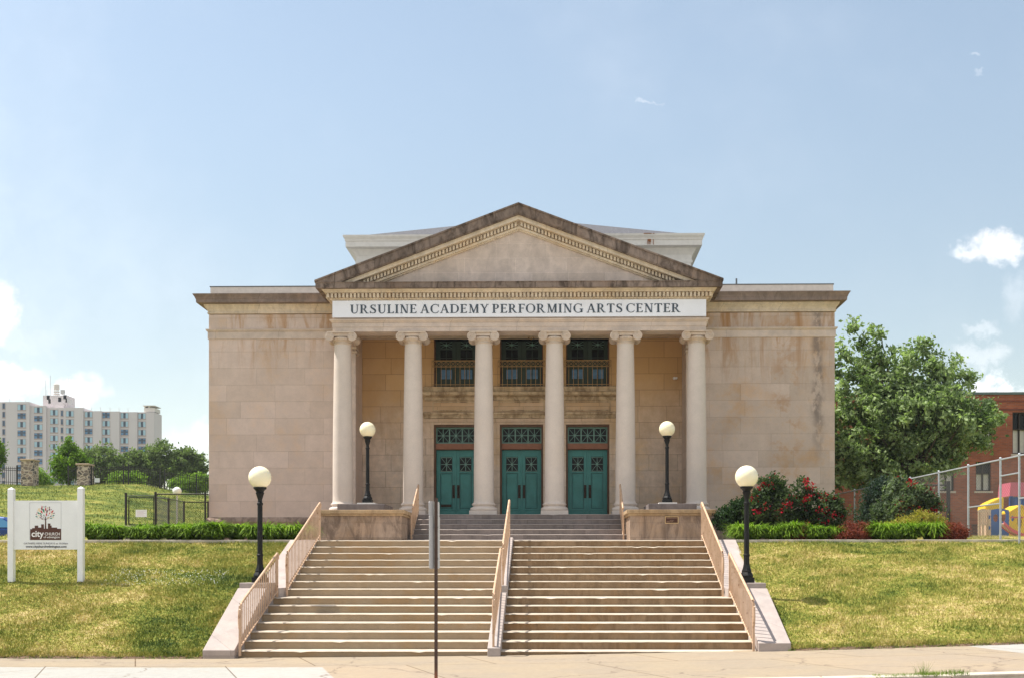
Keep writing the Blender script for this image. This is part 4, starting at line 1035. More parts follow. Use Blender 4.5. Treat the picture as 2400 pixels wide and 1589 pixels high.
LV = [(720, 190, 0, 60), (775, 190, 2, 40), (825, 185, 3, 45), (930, 205, 3, 45), (715, 250, 3, 85), (640, 285, 1, 110), (820, 265, 0, 85), (925, 270, 3, 70), (975, 270, 3, 40), (765, 300, 2, 95), (708, 335, 0, 85), (860, 320, 3, 85), (1008, 328, 0, 85),
      (590, 305, 1, 40), (620, 370, 2, 75), (575, 370, 0, 40), (682, 390, 2, 70), (845, 410, 0, 80), (930, 380, 0, 50), (1000, 390, 1, 70), (1060, 375, 3, 45), (560, 415, 3, 45), (695, 448, 3, 60), (565, 470, 2, 60), (625, 440, 1, 60), (765, 440, 2, 40),
      (893, 432, 3, 35), (970, 458, 3, 55), (1040, 442, 2, 60), (605, 510, 1, 40), (682, 500, 3, 60), (900, 500, 1, 70), (975, 515, 2, 60), (1030, 495, 1, 45), (725, 540, 3, 45), (880, 225, 1, 55), (940, 330, 1, 50), (800, 350, 1, 45), (660, 240, 1, 40)]
for u, v, c_, s_ in LV:
    a = math.atan2(560 - v, u - 815); L_ = s_ * .62; W_ = s_ * .26; lf.k = c_
    pts = [(lx2(u + L_ * cos(a) * cu - W_ * sin(a) * cv), lz2(v - (L_ * sin(a) * cu + W_ * cos(a) * cv))) for cu, cv in ((1, 0), (.4, .8), (-.4, .8), (-1, 0), (-.4, -.8), (.4, -.8))]
    lf.prism(pts, 1, yf - .004, yf)
lf.build('logo_leaves', lc, pn)
def text(s, u0, u1, vbase, mat, nm, bold=0.0, y=None, parent=pn, capu=None):
    """text whose ink spans u0..u1 with its baseline at vbase (sign crop units)"""
    cu = bpy.data.curves.new(nm, 'FONT'); cu.body = s; cu.size = 1; cu.extrude = .004; cu.offset = bold; cu.fill_mode = 'BOTH'; cu.resolution_u = 3
    o = bpy.data.objects.new(nm, cu); C.objects.link(o); bpy.context.view_layer.update()
    me = bpy.data.meshes.new_from_object(o.evaluated_get(bpy.context.evaluated_depsgraph_get())); bpy.data.objects.remove(o); bpy.data.curves.remove(cu)
    V = np.array([v.co[:] for v in me.vertices]); a, b_ = V[:, 0].min(), V[:, 0].max(); k = (lx2(u1) - lx2(u0)) / (b_ - a)
    kz = k if capu is None else (capu / 12.06 * YS / F) / .72
    E = np.array([e.vertices[:] for e in me.edges]); par = list(range(len(V)))
    def fd(q):
        while par[q] != q: par[q] = par[par[q]]; q = par[q]
        return q
    for p_, q_ in E: par[fd(p_)] = fd(q_)
    isl = {}
    for q in range(len(V)): isl.setdefault(fd(q), []).append(q)
    words = []
    for ids in sorted(isl.values(), key=lambda w_: V[w_, 0].min()):
        if words and V[ids, 0].min() - words[-1][1] < .16: words[-1][0].extend(ids); words[-1][1] = max(words[-1][1], V[ids, 0].max())
        else: words.append([list(ids), V[ids, 0].max()])
    rl = root_loc(parent)
    for ids, _ in words:
        ix = {q: n_ for n_, q in enumerate(ids)}
        vs = [(lx2(u0) + (V[q, 0] - a) * k - rl.x, (y if y else yf - .006) + V[q, 2] * -.3 - rl.y, lz2(vbase) + V[q, 1] * kz - rl.z) for q in ids]
        fs = [tuple(ix[q] for q in f.vertices) for f in me.polygons if f.vertices[0] in ix]
        m2 = bpy.data.meshes.new(nm); m2.from_pydata(vs, [], fs); m2.materials.append(mat); q = bpy.data.objects.new(nm, m2); C.objects.link(q); q.parent = parent
m_wp = plain('white_print', (.85, .82, .8), .5); m_gp = plain('grey_letter_print', (.16, .15, .17), .5); m_bp = plain('black_letter_print', (.03, .03, .035), .5)
text('city', 425, 775, 1040, m_wp, 'logo_text', .022)
text('CHURCH', 798, 1222, 1002, m_wp, 'logo_text', .006, capu=84)
text('of wilmington', 765, 1222, 1080, m_wp, 'logo_text', .008)
text('GATHERS HERE SUNDAYS at 10:30am', 205, 1450, 1256, m_gp, 'sign_text', 0, capu=52)
text('www.citychurchwilmington.com', 262, 1412, 1350, m_bp, 'sign_text', .016)

# ------------------------------------------------------------------ foliage
def leaf_cloud(cen, size, rg, aspect=.5, flat=0.0):
    n = len(cen); d1 = rg.normal(size=(n, 3)); d1 /= np.linalg.norm(d1, axis=1)[:, None]
    d2 = rg.normal(size=(n, 3))
    if flat: d2[:, 2] *= (1 - flat)
    d2 -= (d1 * d2).sum(1)[:, None] * d1; d2 /= np.linalg.norm(d2, axis=1)[:, None]
    s = size * rg.uniform(.6, 1.35, (n, 1)); a = d1 * s; b_ = d2 * s * aspect
    V = np.stack([cen - a, cen + b_, cen + a, cen - b_], 1).reshape(-1, 3)
    return V, np.arange(len(V)).reshape(-1, 4)


def blob_points(blobs, n, rg, clr, shell=.55):
    """leaf positions in clusters spread through ellipsoids"""
    vol = np.array([b_[3] * b_[4] * b_[5] for b_ in blobs]) ** .8; vol /= vol.sum(); out = []; cents = []
    for b_, v in zip(blobs, vol):
        m_ = max(3, int(n * v / 42)); u = rg.normal(size=(m_, 3)); u /= np.linalg.norm(u, axis=1)[:, None]
        r = rg.uniform(shell ** 3, 1, (m_, 1)) ** (1 / 3) * rg.uniform(.85, 1.12, (m_, 1))
        c = np.array(b_[:3]) + u * r * np.array(b_[3:6]); cents.append(c)
        for q in c:
            k = rg.integers(22, 62); out.append(q + rg.normal(size=(k, 3)) * clr * rg.uniform(.6, 1.3) * np.array((1, 1, .8)))
    return np.concatenate(out), np.concatenate(cents)


def tree(name, label, loc, blobs, n, leaf, mat, clr, seed, trunk_r=.18, trunk_h=1.5, cat='tree', group=None, twigs=26, extra=None, fork=None):
    rg = np.random.default_rng(seed); o = thing(name, label, cat, loc, group)
    pts, cen = blob_points(blobs, n, rg, clr); V, Fc = leaf_cloud(pts, leaf, rg)
    npmesh('crown' if cat == 'tree' else 'foliage', V, Fc, mat, o, 4)
    t_ = M(); x, y, z = loc; top = Vector((np.mean([b_[0] for b_ in blobs]), np.mean([b_[1] for b_ in blobs]), z + trunk_h)); f0 = Vector((x, y, z - .1))
    t_.tube([f0, f0.lerp(top, .5), top], [trunk_r * 1.25, trunk_r * .95, trunk_r * .8], 10)
    for i in rg.choice(len(cen), min(twigs, len(cen)), replace=False):
        q = Vector(cen[i]); mid = top.lerp(q, .5) + Vector(rg.normal(size=3) * .06 * (q - top).length) + Vector((0, 0, .08 * (q - top).length))
        t_.tube([top - Vector((0, 0, .15)), mid, q], [trunk_r * .42, trunk_r * .2, trunk_r * .05], 5, cap=False)
    t_.build('trunk' if cat == 'tree' else 'stems', m_bark, o, smooth=60)
    if extra: extra(o, cen, rg)
    return o


# the big tree right of the theatre
def B(px, py, Y, rx, ry, rz): p = P(px, py, Y); return (p[0], Y + ry * 0, p[2], rx, ry, rz)
YT = 45
tree('maple_tree', 'large leafy grey-green tree between the theatre and the brick building', (X(2110, YT), YT, 2.4), [
    B(2050, 1020, YT, 1.9, 1.9, 1.9), B(2130, 960, YT, 1.9, 1.9, 1.7), B(2200, 1000, YT - .5, 1.8, 1.6, 1.5), B(2010, 930, YT, 1.1, 1.2, 1.5), B(2080, 880, YT, 1.3, 1.2, 1.2),
    B(2155, 880, YT, .9, .9, .9), B(2275, 1000, YT - .5, 1.1, 1.1, 1.0), B(2000, 1080, YT, 1.3, 1.4, 1.3), B(2080, 1100, YT, 1.6, 1.5, .9), B(2160, 1070, YT - .5, 1.5, 1.4, .9),
    B(2012, 800, YT, .20, .25, .65), B(2040, 850, YT, .55, .5, .6), B(2046, 800, YT, .22, .2, .55), B(2150, 820, YT, .38, .3, .38), B(2200, 880, YT, .55, .5, .5), B(2240, 870, YT, .38, .3, .28),
    B(2225, 915, YT, .5, .4, .35), B(1975, 850, YT, .4, .4, .5), B(2180, 850, YT, .3, .3, .35), B(2308, 975, YT, .6, .6, .4), B(2060, 780, YT, .15, .15, .5), B(2000, 778, YT, .13, .13, .35), B(2120, 840, YT, .2, .2, .4), B(2170, 812, YT, .2, .2, .25), B(2230, 845, YT, .25, .2, .2), B(2262, 905, YT, .35, .3, .2), B(2272, 880, YT, .2, .2, .12), B(1972, 810, YT, .2, .2, .3), B(2320, 950, YT, .3, .3, .2), B(2330, 990, YT, .3, .3, .2)],
    36000, .105, m_leaf_main, .18, 11, .25, 2.6, twigs=70)

# trees on the hill, left
hz_ = lambda px, Y: tz(X(px, Y), Y)
def pt(px, Y): x = X(px, Y); return (x, Y, tz(x, Y))
tree('young_tree', 'bright green upright young tree on the crest between the two stone pillars', pt(158, 80), [
    B(163, 1080, 80, 1.05, 1, 1.2), B(150, 1105, 80, .9, .9, .8), B(180, 1100, 80, .85, .8, .8), B(160, 1048, 80, .6, .6, .75), B(193, 1078, 80, .5, .5, .6), B(140, 1085, 80, .5, .5, .6), B(158, 1030, 80, .25, .25, .35)],
    9000, .10, m_leaf_bright, .17, 21, .09, 1.2, group='trees behind the hill fence')
tree('young_tree', 'bright green tree cut off by the left edge of the photo', pt(-14, 80), [B(-14, 1075, 80, .75, .7, 1.1), B(-18, 1050, 80, .6, .6, .8)], 4000, .10, m_leaf_bright, .17, 22, .09, 1.4, group='trees behind the hill fence')
BT = [('broad grey-green tree beside the young upright tree', [(235, 1080, 2.0, 1.8), (225, 1110, 1.6, 1.4), (262, 1100, 1.6, 1.3)], 240),
      ('low rounded grey-green tree in the middle of the far row', [(310, 1090, 1.9, 1.5), (290, 1112, 1.5, 1.2), (332, 1110, 1.6, 1.2)], 310),
      ('tallest broad tree of the far row near the theatre corner', [(375, 1068, 1.9, 1.7), (365, 1100, 2.0, 1.6), (398, 1090, 1.8, 1.5), (356, 1122, 1.2, 1.0)], 375),
      ('airy spreading tree nearest the theatre corner', [(430, 1072, 1.6, 1.1), (455, 1090, 1.3, 1.2), (428, 1105, 1.4, 1.0), (468, 1078, .8, .7), (472, 1105, .7, .6)], 430)]
for i, (lb, bl, px) in enumerate(BT):
    Y = 112 + i * 2; x = X(px, Y)
    tree('spreading_tree', lb, (x, Y, 3.6), [B(a, b_, Y, r1 * .92, r1 * .8, r2 * .92) for a, b_, r1, r2 in bl], 7500, .16, m_leaf_mid, .28, 31 + i, .22, 2.6, group='trees behind the hill fence')
for i, (px, py, r1, r2, lb) in enumerate(((432, 1136, 1.2, .75, 'lime green bush under the airy tree'), (462, 1130, .95, .85, 'taller lime green bush next to the theatre corner'), (297, 1122, 1.5, .5, 'low lime green bush behind the middle of the iron fence'), (92, 1122, .7, .7, 'pale green bush behind the left stone pillar'))):
    Y = 95; x = X(px, Y)
    tree('bush', lb, (x, Y, 4.6), [B(px, py, Y, r1, .8, r2), B(px + 12, py + 8, Y, r1 * .7, .7, r2 * .7)], 3500, .11, m_leaf_lime, .2, 51 + i, .05, .6, cat='bush', group='bushes behind the hill fence')

# shrubs right of the stairs
def roses(n, cols=m_petal, size=.035):
    def f(o, cen, rg):
        b0_ = cen[(cen[:, 1] <= np.median(cen[:, 1])) | (cen[:, 2] > np.quantile(cen[:, 2], .6))]; idx = rg.choice(len(b0_), min(n, len(b0_)), replace=False); out = []
        for i in idx:
            q = b0_[i] + np.array((0, -.13, .07)); out.append(q + rg.normal(size=(16, 3)) * .055)
        V, Fc = leaf_cloud(np.concatenate(out), size, rg, .8); npmesh('blossoms', V, Fc, cols, o, 4)
    return f
def sh(px, py, Y, rx, rz, ry=None): p = P(px, py, Y); return (p[0], Y, p[2], rx, ry or rx * .8, rz)
tree('rose_bush', 'tall red-flowering rose bush in front of the right wing, left half', (X(1815, 31), 31, 2.3), [sh(1815, 1180, 31, .60, .55), sh(1808, 1130, 31, .38, .25), sh(1770, 1200, 31, .35, .45), sh(1840, 1225, 31, .6, .4)], 9000, .05, m_leaf_rose, .08, 61, .03, .5, 'rose bush', 'red rose bushes', extra=roses(26))
tree('rose_bush', 'tall red-flowering rose bush in front of the wing corner, right half', (X(1915, 31.2), 31.2, 2.3), [sh(1910, 1190, 31.2, .65, .5), sh(1880, 1140, 31.2, .25, .28), sh(1945, 1195, 31.2, .42, .45), sh(1900, 1225, 31.2, .65, .4)], 9000, .05, m_leaf_rose, .08, 62, .03, .5, 'rose bush', 'red rose bushes', extra=roses(28))
tree('rose_bush', 'red-flowering rose bush by the black fence, behind the golden shrub', (X(2130, 31.2), 31.2, 2.4), [sh(2125, 1165, 31.2, .62, .48), sh(2115, 1135, 31.2, .3, .2), sh(2085, 1205, 31.2, .5, .42), sh(2170, 1185, 31.2, .42, .4), sh(2140, 1210, 31.2, .5, .3)], 9000, .052, leafmat('pale_rose_leaves', (.02, .04, .015), (.18, .23, .13)), .085, 63, .03, .5, 'rose bush', 'red rose bushes', extra=roses(20))
tree('evergreen_shrub', 'dark green shrub between the pedestal and the rose bushes', (X(1735, 31.5), 31.5, 2.3), [sh(1735, 1205, 31.5, .65, .42), sh(1770, 1185, 31.5, .45, .38), sh(1700, 1220, 31.5, .4, .3), sh(1770, 1225, 31.5, .55, .35)], 8000, .048, m_leaf_dark, .085, 64, .03, .4, 'shrub')
tree('evergreen_shrub', 'dark shrub between the chain-link fence post and the third rose bush', (X(2050, 32.2), 32.2, 2.4), [sh(2050, 1175, 32.2, .42, .52), sh(2040, 1215, 32.2, .45, .4), sh(2075, 1140, 32.2, .4, .25)], 8000, .035, leafmat('blue_green_leaves', (.02, .04, .03), (.07, .10, .07)), .085, 65, .03, .4, 'shrub')
tree('spirea_shrub', 'golden yellow-green low shrub in front of the third rose bush', (X(2155, 29.2), 29.2, 2.35), [sh(2120, 1228, 29.2, .35, .22), sh(2165, 1220, 29.2, .42, .25), sh(2200, 1222, 29.2, .28, .2), sh(2080, 1235, 29.2, .3, .18)], 7000, .024, m_leaf_gold, .06, 66, .02, .2, 'shrub')
for i, (pa, pb, top, lb) in enumerate(((1852, 1894, 1225, 'smallest burgundy shrub, nearest the right lamp post'), (1950, 2048, 1219, 'rounded burgundy shrub between two runs of strap grass'), (2190, 2272, 1222, 'burgundy shrub at the right end of the planting bed'))):
    Y = 27.72; c_ = (pa + pb) / 2; rx = (pb - pa) / 2 * Y / F * 1.08; z1 = Z(top, Y)
    tree('barberry_shrub', lb, (X(c_, Y), Y, 2.3), [(X(c_, Y), Y, (2.32 + z1) / 2 - .03, rx * .88, rx * .7, (z1 - 2.32) / 2), (X(c_ - 8, Y), Y - .05, 2.40, rx * .9, rx * .6, .13), (X(c_ + 10, Y), Y, 2.48, rx * .7, rx * .6, .16)], 2500 + 5000 * (i > 0), .022, m_leaf_barb, .05, 71 + i, .015, .15, 'shrub', 'burgundy barberry shrubs')


# strap-leaved ground cover
def straps(name, label, x0, x1, y0, y1, n, zf=2.31, h=.36):
    rg = np.random.default_rng(int(abs(x0 * 10))); nc = max(6, int((x1 - x0) * 10)); cx = rg.uniform(x0, x1, nc); cy = rg.uniform(y0 + .1, y1 - .1, nc); hh = rg.uniform(.8, 1.15, nc)
    k = rg.integers(0, nc, n); a = rg.uniform(0, 2 * pi, n); L_ = rg.uniform(.20, .46, n) * hh[k]; up = rg.uniform(.45, 1.15, n) * h * hh[k]
    B0 = np.stack([cx[k] + rg.normal(size=n) * .03, cy[k] + rg.normal(size=n) * .03, np.full(n, zf)], 1); Dr = np.stack([np.cos(a), np.sin(a), np.zeros(n)], 1); W_ = np.stack([-np.sin(a), np.cos(a), np.zeros(n)], 1) * .013
    segs = []
    for u, v in ((0, 0), (.22, .62), (.55, 1.0), (1.0, 9)):
        if v == 9: v = rg.uniform(.35, 1.25, n)
        c = B0 + Dr * (L_ * u)[:, None] + np.array((0, 0, 1)) * (up * v)[:, None]; w_ = W_ * (1 if u < .9 else .25); segs += [c - w_, c + w_]
    V = np.stack(segs, 1).reshape(-1, 3); base = np.arange(n) * 8
    Fc = np.concatenate([np.stack([base + 2 * s, base + 2 * s + 1, base + 2 * s + 3, base + 2 * s + 2], 1) for s in range(3)])
    o = npmesh(name, V, Fc, m_strap, nv=4); tag(o, label, 'border grass', None, 'stuff'); return o
straps('border_grass', 'row of arching green strap grass in front of the left wing', X(198, 27.8), -6.75, 27.42, 28.6, 26000)
straps('border_grass', 'small clump of strap grass left of the left pedestal', -6.72, -5.95, 27.75, 28.7, 2500, 2.335, .33)
straps('border_grass', 'strap grass from the lamp post to the smallest burgundy shrub', 4.45, X(1862, 28), 27.45, 28.5, 6500)
straps('border_grass', 'short run of strap grass between two burgundy shrubs', X(1888, 28), X(1955, 28), 27.45, 28.4, 3600, h=.33)
straps('border_grass', 'strap grass in front of the golden shrub', X(2040, 28), X(2195, 28), 27.45, 28.4, 7000, h=.36)
M().box(-14, -6.6, 27.36, 36.2, 2.2, 2.31).build('planting_soil', m_dirt)['kind'] = 'structure'
M().box(4.45, X(2285, 28), 27.36, 33, 2.2, 2.318).build('planting_soil', m_dirt)['kind'] = 'structure'


# ------------------------------------------------------------------ fences
def links(m_, p0, p1, z0, z1, sp_=.075, r=.0028, z0b=None, z1b=None):
    """diamond mesh between two ground points"""
    L_ = math.hypot(p1[0] - p0[0], p1[1] - p0[1]); H_ = z1 - z0; dx, dy = (p1[0] - p0[0]) / L_, (p1[1] - p0[1]) / L_
    n = int((L_ + H_) / sp_)
    for k in range(n + 1):
        for sg in (0, 1):
            s0 = k * sp_ - H_; a, b_ = max(0, s0), min(L_, s0 + H_)
            if b_ <= a: continue
            za, zb = z0 + (a - s0), z0 + (b_ - s0)
            if sg: za, zb = z0 + z1 - za, z0 + z1 - zb
            m_.tube([(p0[0] + dx * a, p0[1] + dy * a, za), (p0[0] + dx * b_, p0[1] + dy * b_, zb)], r, 3, cap=False)
fn = thing('chain_link_fence', 'black chain-link fence joining the left wall of the theatre', 'fence', (X(420, 36.3), 36.3, 2.4))
Yf = 36.3; zt_ = Z(1156, Yf); zb_ = 2.35
for px in (365, 481):
    M().tube([(X(px, Yf), Yf, zb_), (X(px, Yf), Yf, zt_ + .05)], .03, 8).build('post', m_blackfence, fn)
M().tube([(X(365, Yf), Yf, zt_), (X(489, Yf), Yf, zt_)], .022, 6).build('top_rail', m_blackfence, fn)
m_ = M(); links(m_, (X(365, Yf), Yf), (X(489, Yf), Yf), zb_, zt_, .08); m_.build('wire_mesh', m_blackfence, fn)
f2 = thing('chain_link_fence', 'second black chain-link fence running back behind the gate', 'fence', (X(430, 43), 43, 2.6))
pts2 = [(365, 1165, 38), (395, 1168, 41), (431, 1175.5, 44), (488, 1176, 44.5)]
for i, (px, py, Y) in enumerate(pts2):
    M().tube([(X(px, Y), Y, tz(X(px, Y), Y) - .1), (X(px, Y), Y, Z(py, Y) + .05)], .04, 8).build('post', m_blackfence, f2)
    if i:
        q = pts2[i - 1]; M().tube([P(*q), P(px, py, Y)], .022, 6).build('top_rail', m_blackfence, f2)
        mm = M(); links(mm, P(*q)[:2], P(px, py, Y)[:2], 2.7, min(P(*q)[2], P(px, py, Y)[2]), .09); mm.build('wire_mesh', m_blackfence, f2)
gt = thing('fence_gate', 'black chain-link gate with a small white notice, left of the theatre', 'gate', (X(330, Yf), Yf, 2.35))
for px, tp in ((296.5, 1153), (366, 1151)): M().tube([(X(px, Yf), Yf - .05, zb_), (X(px, Yf), Yf - .05, Z(tp, Yf))], .04, 8).build('post', m_blackfence, gt)
a, b_ = X(302, Yf), X(360, Yf); z0, z1 = Z(1228, Yf), Z(1164, Yf)
M().tube([(a, Yf, z0), (b_, Yf, z0), (b_, Yf, z1), (a, Yf, z1), (a, Yf, z0)], .024, 6).build('gate_frame', m_blackfence, gt)
M().tube([(X(299, Yf), Yf, Z(1160, Yf)), (X(363, Yf), Yf, Z(1160, Yf))], .016, 6).build('hinge_bar', m_blackfence, gt)
m_ = M(); links(m_, (a, Yf), (b_, Yf), z0, z1, .08); m_.build('wire_mesh', m_blackfence, gt)
nt = M().box(X(319, Yf), X(345, Yf), Yf - .04, Yf - .03, Z(1210, Yf), Z(1193, Yf)).build('notice', m_white, gt)
m_ = M()
for k in range(5): z_ = Z(1196 + k * 2.8, Yf); m_.box(X(322, Yf), X(342 - (k % 2) * 4, Yf), Yf - .042, Yf - .04, z_ - .008, z_)
m_.build('notice_text', plain('faded_red_print', (.55, .35, .36), .6), nt)
M().box(a, b_, Yf - .4, Yf, 2.2, Z(1231, Yf)).build('gate_sill', m_kerb, gt)
# white globe lamp behind
lw_ = thing('garden_lamp', 'small white globe lamp on a thin pale pole behind the chain-link fence', 'lamp post', (X(415, 47), 47, tz(X(415, 47), 47)))
x_, z_ = X(415, 47), Z(1149.5, 47)
M().tube([(x_, 47, tz(x_, 47) - .1), (x_, 47, z_ - .15)], .035, 8).build('pole', m_greysign, lw_); M().sphere((x_, 47, z_), .185, 24, 14).build('globe', m_globew, lw_, smooth=60)

# silver chain-link fence at right
sf = thing('chain_link_fence', 'tall silver chain-link fence running towards the brick building', 'fence', (11, 32, 2.5))
def fx(Y): return 10.40 + (40 - Y) * .068
zt2 = 4.38
Yp = [25.2, 27.1, 28.07, 29.9, 31.8, 33.9, 36.4, 38.9, 41.5, 44]
for Y in Yp: M().tube([(fx(Y), Y, tz(fx(Y), Y) - .1), (fx(Y), Y, zt2)], .027, 8).sphere((fx(Y), Y, zt2 + .02), .038, 8, 6).build('post', m_galv, sf, smooth=50)
M().tube([(fx(Yp[0]), Yp[0], zt2 - .01), (fx(44), 44, zt2 - .01)], .022, 6).build('top_rail', m_galv, sf)
for (ya, yb__, zz) in ((28.07, 29.9, Z(1190 - 5, 29)), (27.1, 28.07, Z(1113, 27.6)), (25.2, 27.1, Z(1165, 26.5))):
    M().tube([(fx(ya), ya, zz), (fx(yb__), yb__, zz)], .02, 6).build('brace_rail', m_galv, sf)
m_ = M(); links(m_, (fx(26.5), 26.5), (fx(44), 44), 2.42, zt2, .095, .002); m_.build('wire_mesh', m_wire, sf)
bf = thing('chain_link_fence', 'short black chain-link fence end behind the third rose bush', 'fence', (X(2200, 33), 33, 2.5))
Yf = 32.6
M().box(X(2219, Yf), X(2226, Yf), Yf - .04, Yf + .04, 2.4, Z(1128, Yf)).build('post', m_blackfence, bf)
M().tube([(X(2120, Yf), Yf, Z(1137, Yf)), (X(2222, Yf), Yf, Z(1137, Yf))], .02, 6).build('top_rail', m_blackfence, bf)
m_ = M(); links(m_, (X(2120, Yf), Yf), (X(2222, Yf), Yf), 2.5, Z(1137, Yf), .085); m_.build('wire_mesh', m_blackfence, bf)

# iron fence with stone pillars on the hill
def f_rubble(t, b, o):
    p = t.pos(); x, y, z = t.sep(p)[:3]; v = t.comb(t.math('MULTIPLY', t.math('ADD', x, y), .75), t.math('MULTIPLY', z, 1.15), 0.0)
    e = t.node('ShaderNodeTexVoronoi', feature='DISTANCE_TO_EDGE'); t.put(e.inputs['Vector'], v); e.inputs['Scale'].default_value = 4.2; e.inputs['Randomness'].default_value = .8
    q = t.node('ShaderNodeTexVoronoi'); t.put(q.inputs['Vector'], v); q.inputs['Scale'].default_value = 4.2; q.inputs['Randomness'].default_value = .8
    c = t.mix(t.sep(q.outputs['Color'])[0], (.10, .09, .09), (.34, .25, .20))
    c = t.mix(t.ramp(e.outputs[0], .10, .05), c, (.58, .47, .38))
    bump(t, b, t.ramp(e.outputs[0], .04, .12), .03, .8); return c
m_rubble = material('rubble_stone', f_rubble, .9)
for (pa, pb, top, lb) in ((56, 84, 1074, 'left rubble stone pillar with a flat cap on the hill crest'), (186, 213, 1085, 'right rubble stone pillar with a flat cap on the hill crest')):
    Y = 74; x0, x1 = X(pa, Y), X(pb, Y); c_ = (x0 + x1) / 2; zt_ = Z(top, Y); o = thing('stone_pillar', lb, 'pillar', (c_, Y, tz(c_, Y)), 'stone pillars of the hill fence')
    M().box(x0, x1, Y - .4, Y + .4, tz(c_, Y) - .3, zt_ - .12).build('shaft', m_rubble, o); M().box(x0 - .07, x1 + .07, Y - .47, Y + .47, zt_ - .12, zt_).build('cap', plain('pillar_cap_stone', (.45, .33, .23), .8), o, bevel=.03)
def iron(label, pa, pb, Ya, Yb, ht=1.25):
    n = int(abs(X(pb, Yb) - X(pa, Ya)) / .15) + 1; n = min(n, 95); o = thing('iron_fence', label, 'fence', P((pa + pb) / 2, 1133, (Ya + Yb) / 2), 'black iron picket fence on the hill'); L_ = []
    for k in range(n + 1):
        Y = Ya + (Yb - Ya) * k / n; x = X(pa, Ya) + (X(pb, Yb) - X(pa, Ya)) * k / n; z = tz(x, Y); L_.append((x, Y, z))
        th_ = .04 if k % 14 == 0 else .013; M().box(x - th_, x + th_, Y - th_, Y + th_, z - .1, z + ht + (.1 if k % 14 == 0 else 0)).build('picket' if k % 14 else 'post', m_blackfence, o)
    for zz in (.2, ht - .25, ht - .12): M().tube([(a, b_, c_ + zz) for a, b_, c_ in L_], .025, 4).build('rail', m_blackfence, o)
iron('black iron fence left of the left stone pillar', -30, 55, 74, 74); iron('black iron fence beside the young tree', 160, 186, 74, 74); iron('black iron fence descending from the right stone pillar to the theatre', 214, 300, 74, 74.3)
iron('middle run of the iron fence descending the hill', 301, 385, 74.3, 74.6); iron('last run of the iron fence next to the theatre corner', 386, 492, 74.6, 75)
M().box(X(221, 73.8), X(233, 73.8), 73.82, 73.86, Z(1128, 73.8), Z(1118, 73.8)).build('fence_notice', m_white)
tag(bpy.data.objects['fence_notice'], 'small white notice fixed to the iron fence beside the right stone pillar', 'notice')

# ------------------------------------------------------------------ apartment block
m_apt = plain('pinkish_concrete', (.60, .545, .545), .85, 0, .04, nscale=.05); m_aptd = plain('apartment_sill', (.42, .33, .31), .85, 0, .05)
m_curt = plain('pale_curtain_glass', (.36, .54, .64), .3, 0, .1, nscale=.3); m_aptg = plain('blue_black_glass', (.03, .05, .08), .15, 0, .3, nscale=.3); m_aptb = plain('blue_glass', (.07, .20, .36), .2, 0, .2, nscale=.3)
ap = thing('apartment_building', 'tall pinkish-grey apartment block with stepped bays and blue windows beyond the hill', 'building', (X(190, 360), 360, 0))
bd = [(-140, 65, 938, 350), (65, 104, 947, 350.8), (104, 191, 952, 351.6), (191, 234, 960, 352.4), (234, 276, 961, 353.2), (276, 317.5, 962.5, 354), (317.5, 361, 963, 354.8)]
for pa, pb, top, Y in bd:
    M().box(X(pa, Y), X(pb, Y) + (0 if pb == 361 else .5), Y, 361.5 + pa * .001, -1, Z(top, Y)).build('wall_bay', m_apt, ap)
    M().box(X(pa, Y) - .3, X(pa, Y) + .05, Y - .2, Y + 2.4, -1, Z(top, Y)).build('fin_wall', plain('apartment_fin', (.6, .52, .49), .85), ap) if pa > 0 else None
WC = [(9, 951, 350, 6), (51, 954, 350, 19), (90, 960.5, 350.8, 19), (127, 966.5, 351.6, 17.5), (145.5, 968, 351.6, 5), (164, 969, 351.6, 17.5), (208, 971, 352.4, 17.5), (249, 972.5, 353.2, 17), (292, 973.5, 354, 17), (333, 974.5, 354.8, 17)]
rg_ = random.Random(5); win = {}
for ci, (px, py0, Y, wpx) in enumerate(WC):
    for r_ in range(10):
        py = py0 + r_ * (20.2 - .8 * (Y - 350) / 5)
        if py > 1150: continue
        x, _, z = P(px, py, Y); w_ = wpx * Y / F; h_ = 12.5 * Y / F; dark = rg_.random() < .28; key = (wpx, dark)
        if key not in win:
            f = M(); f.box(x - w_ / 2 - .12, x + w_ / 2 + .12, Y - .12, Y - .01, z - h_ / 2 - .35, z - h_ / 2).box(x - w_ / 2 - .1, x + w_ / 2 + .1, Y - .1, Y - .01, z + h_ / 2, z + h_ / 2 + .15)
            f.box(x - w_ / 2 - .1, x - w_ / 2, Y - .101, Y - .011, z - h_ / 2, z + h_ / 2).box(x + w_ / 2, x + w_ / 2 + .1, Y - .101, Y - .011, z - h_ / 2, z + h_ / 2); nar = wpx < 10
            o = f.build('window', m_aptd, ap); mm = M(); mm.box(x - w_ / 2, x + w_ / 2, Y - .06, Y - .01, z - h_ / 2, z + h_ / 2)
            pn_ = mm.build('pane', m_aptb if (dark or nar) else m_curt, o)
            mm = M(); cw = w_ * (.16 if not nar else .3)
            mm.box(x - cw, x + cw, Y - .09, Y - .061, z - h_ / 2, z + h_ / 2)
            if dark: mm.box(x - w_ / 2, x + w_ / 2, Y - .088, Y - .062, z - .1, z + .35)
            cc = mm.build('pane', m_aptg, o); win[key] = (o, pn_, cc, (x, Y, z))
        else:
            o0, p0, c0, (x0, Y0, z0) = win[key]; o = o0.copy(); C.objects.link(o); o.location = (x - x0, Y - Y0, z - z0)
            for ch in (p0, c0): k = ch.copy(); C.objects.link(k); k.parent = o
Yt = 356; m_ = M(); m_.box(X(104, Yt), X(160, Yt), Yt - 1, Yt + 5, Z(960, Yt), Z(924, Yt))
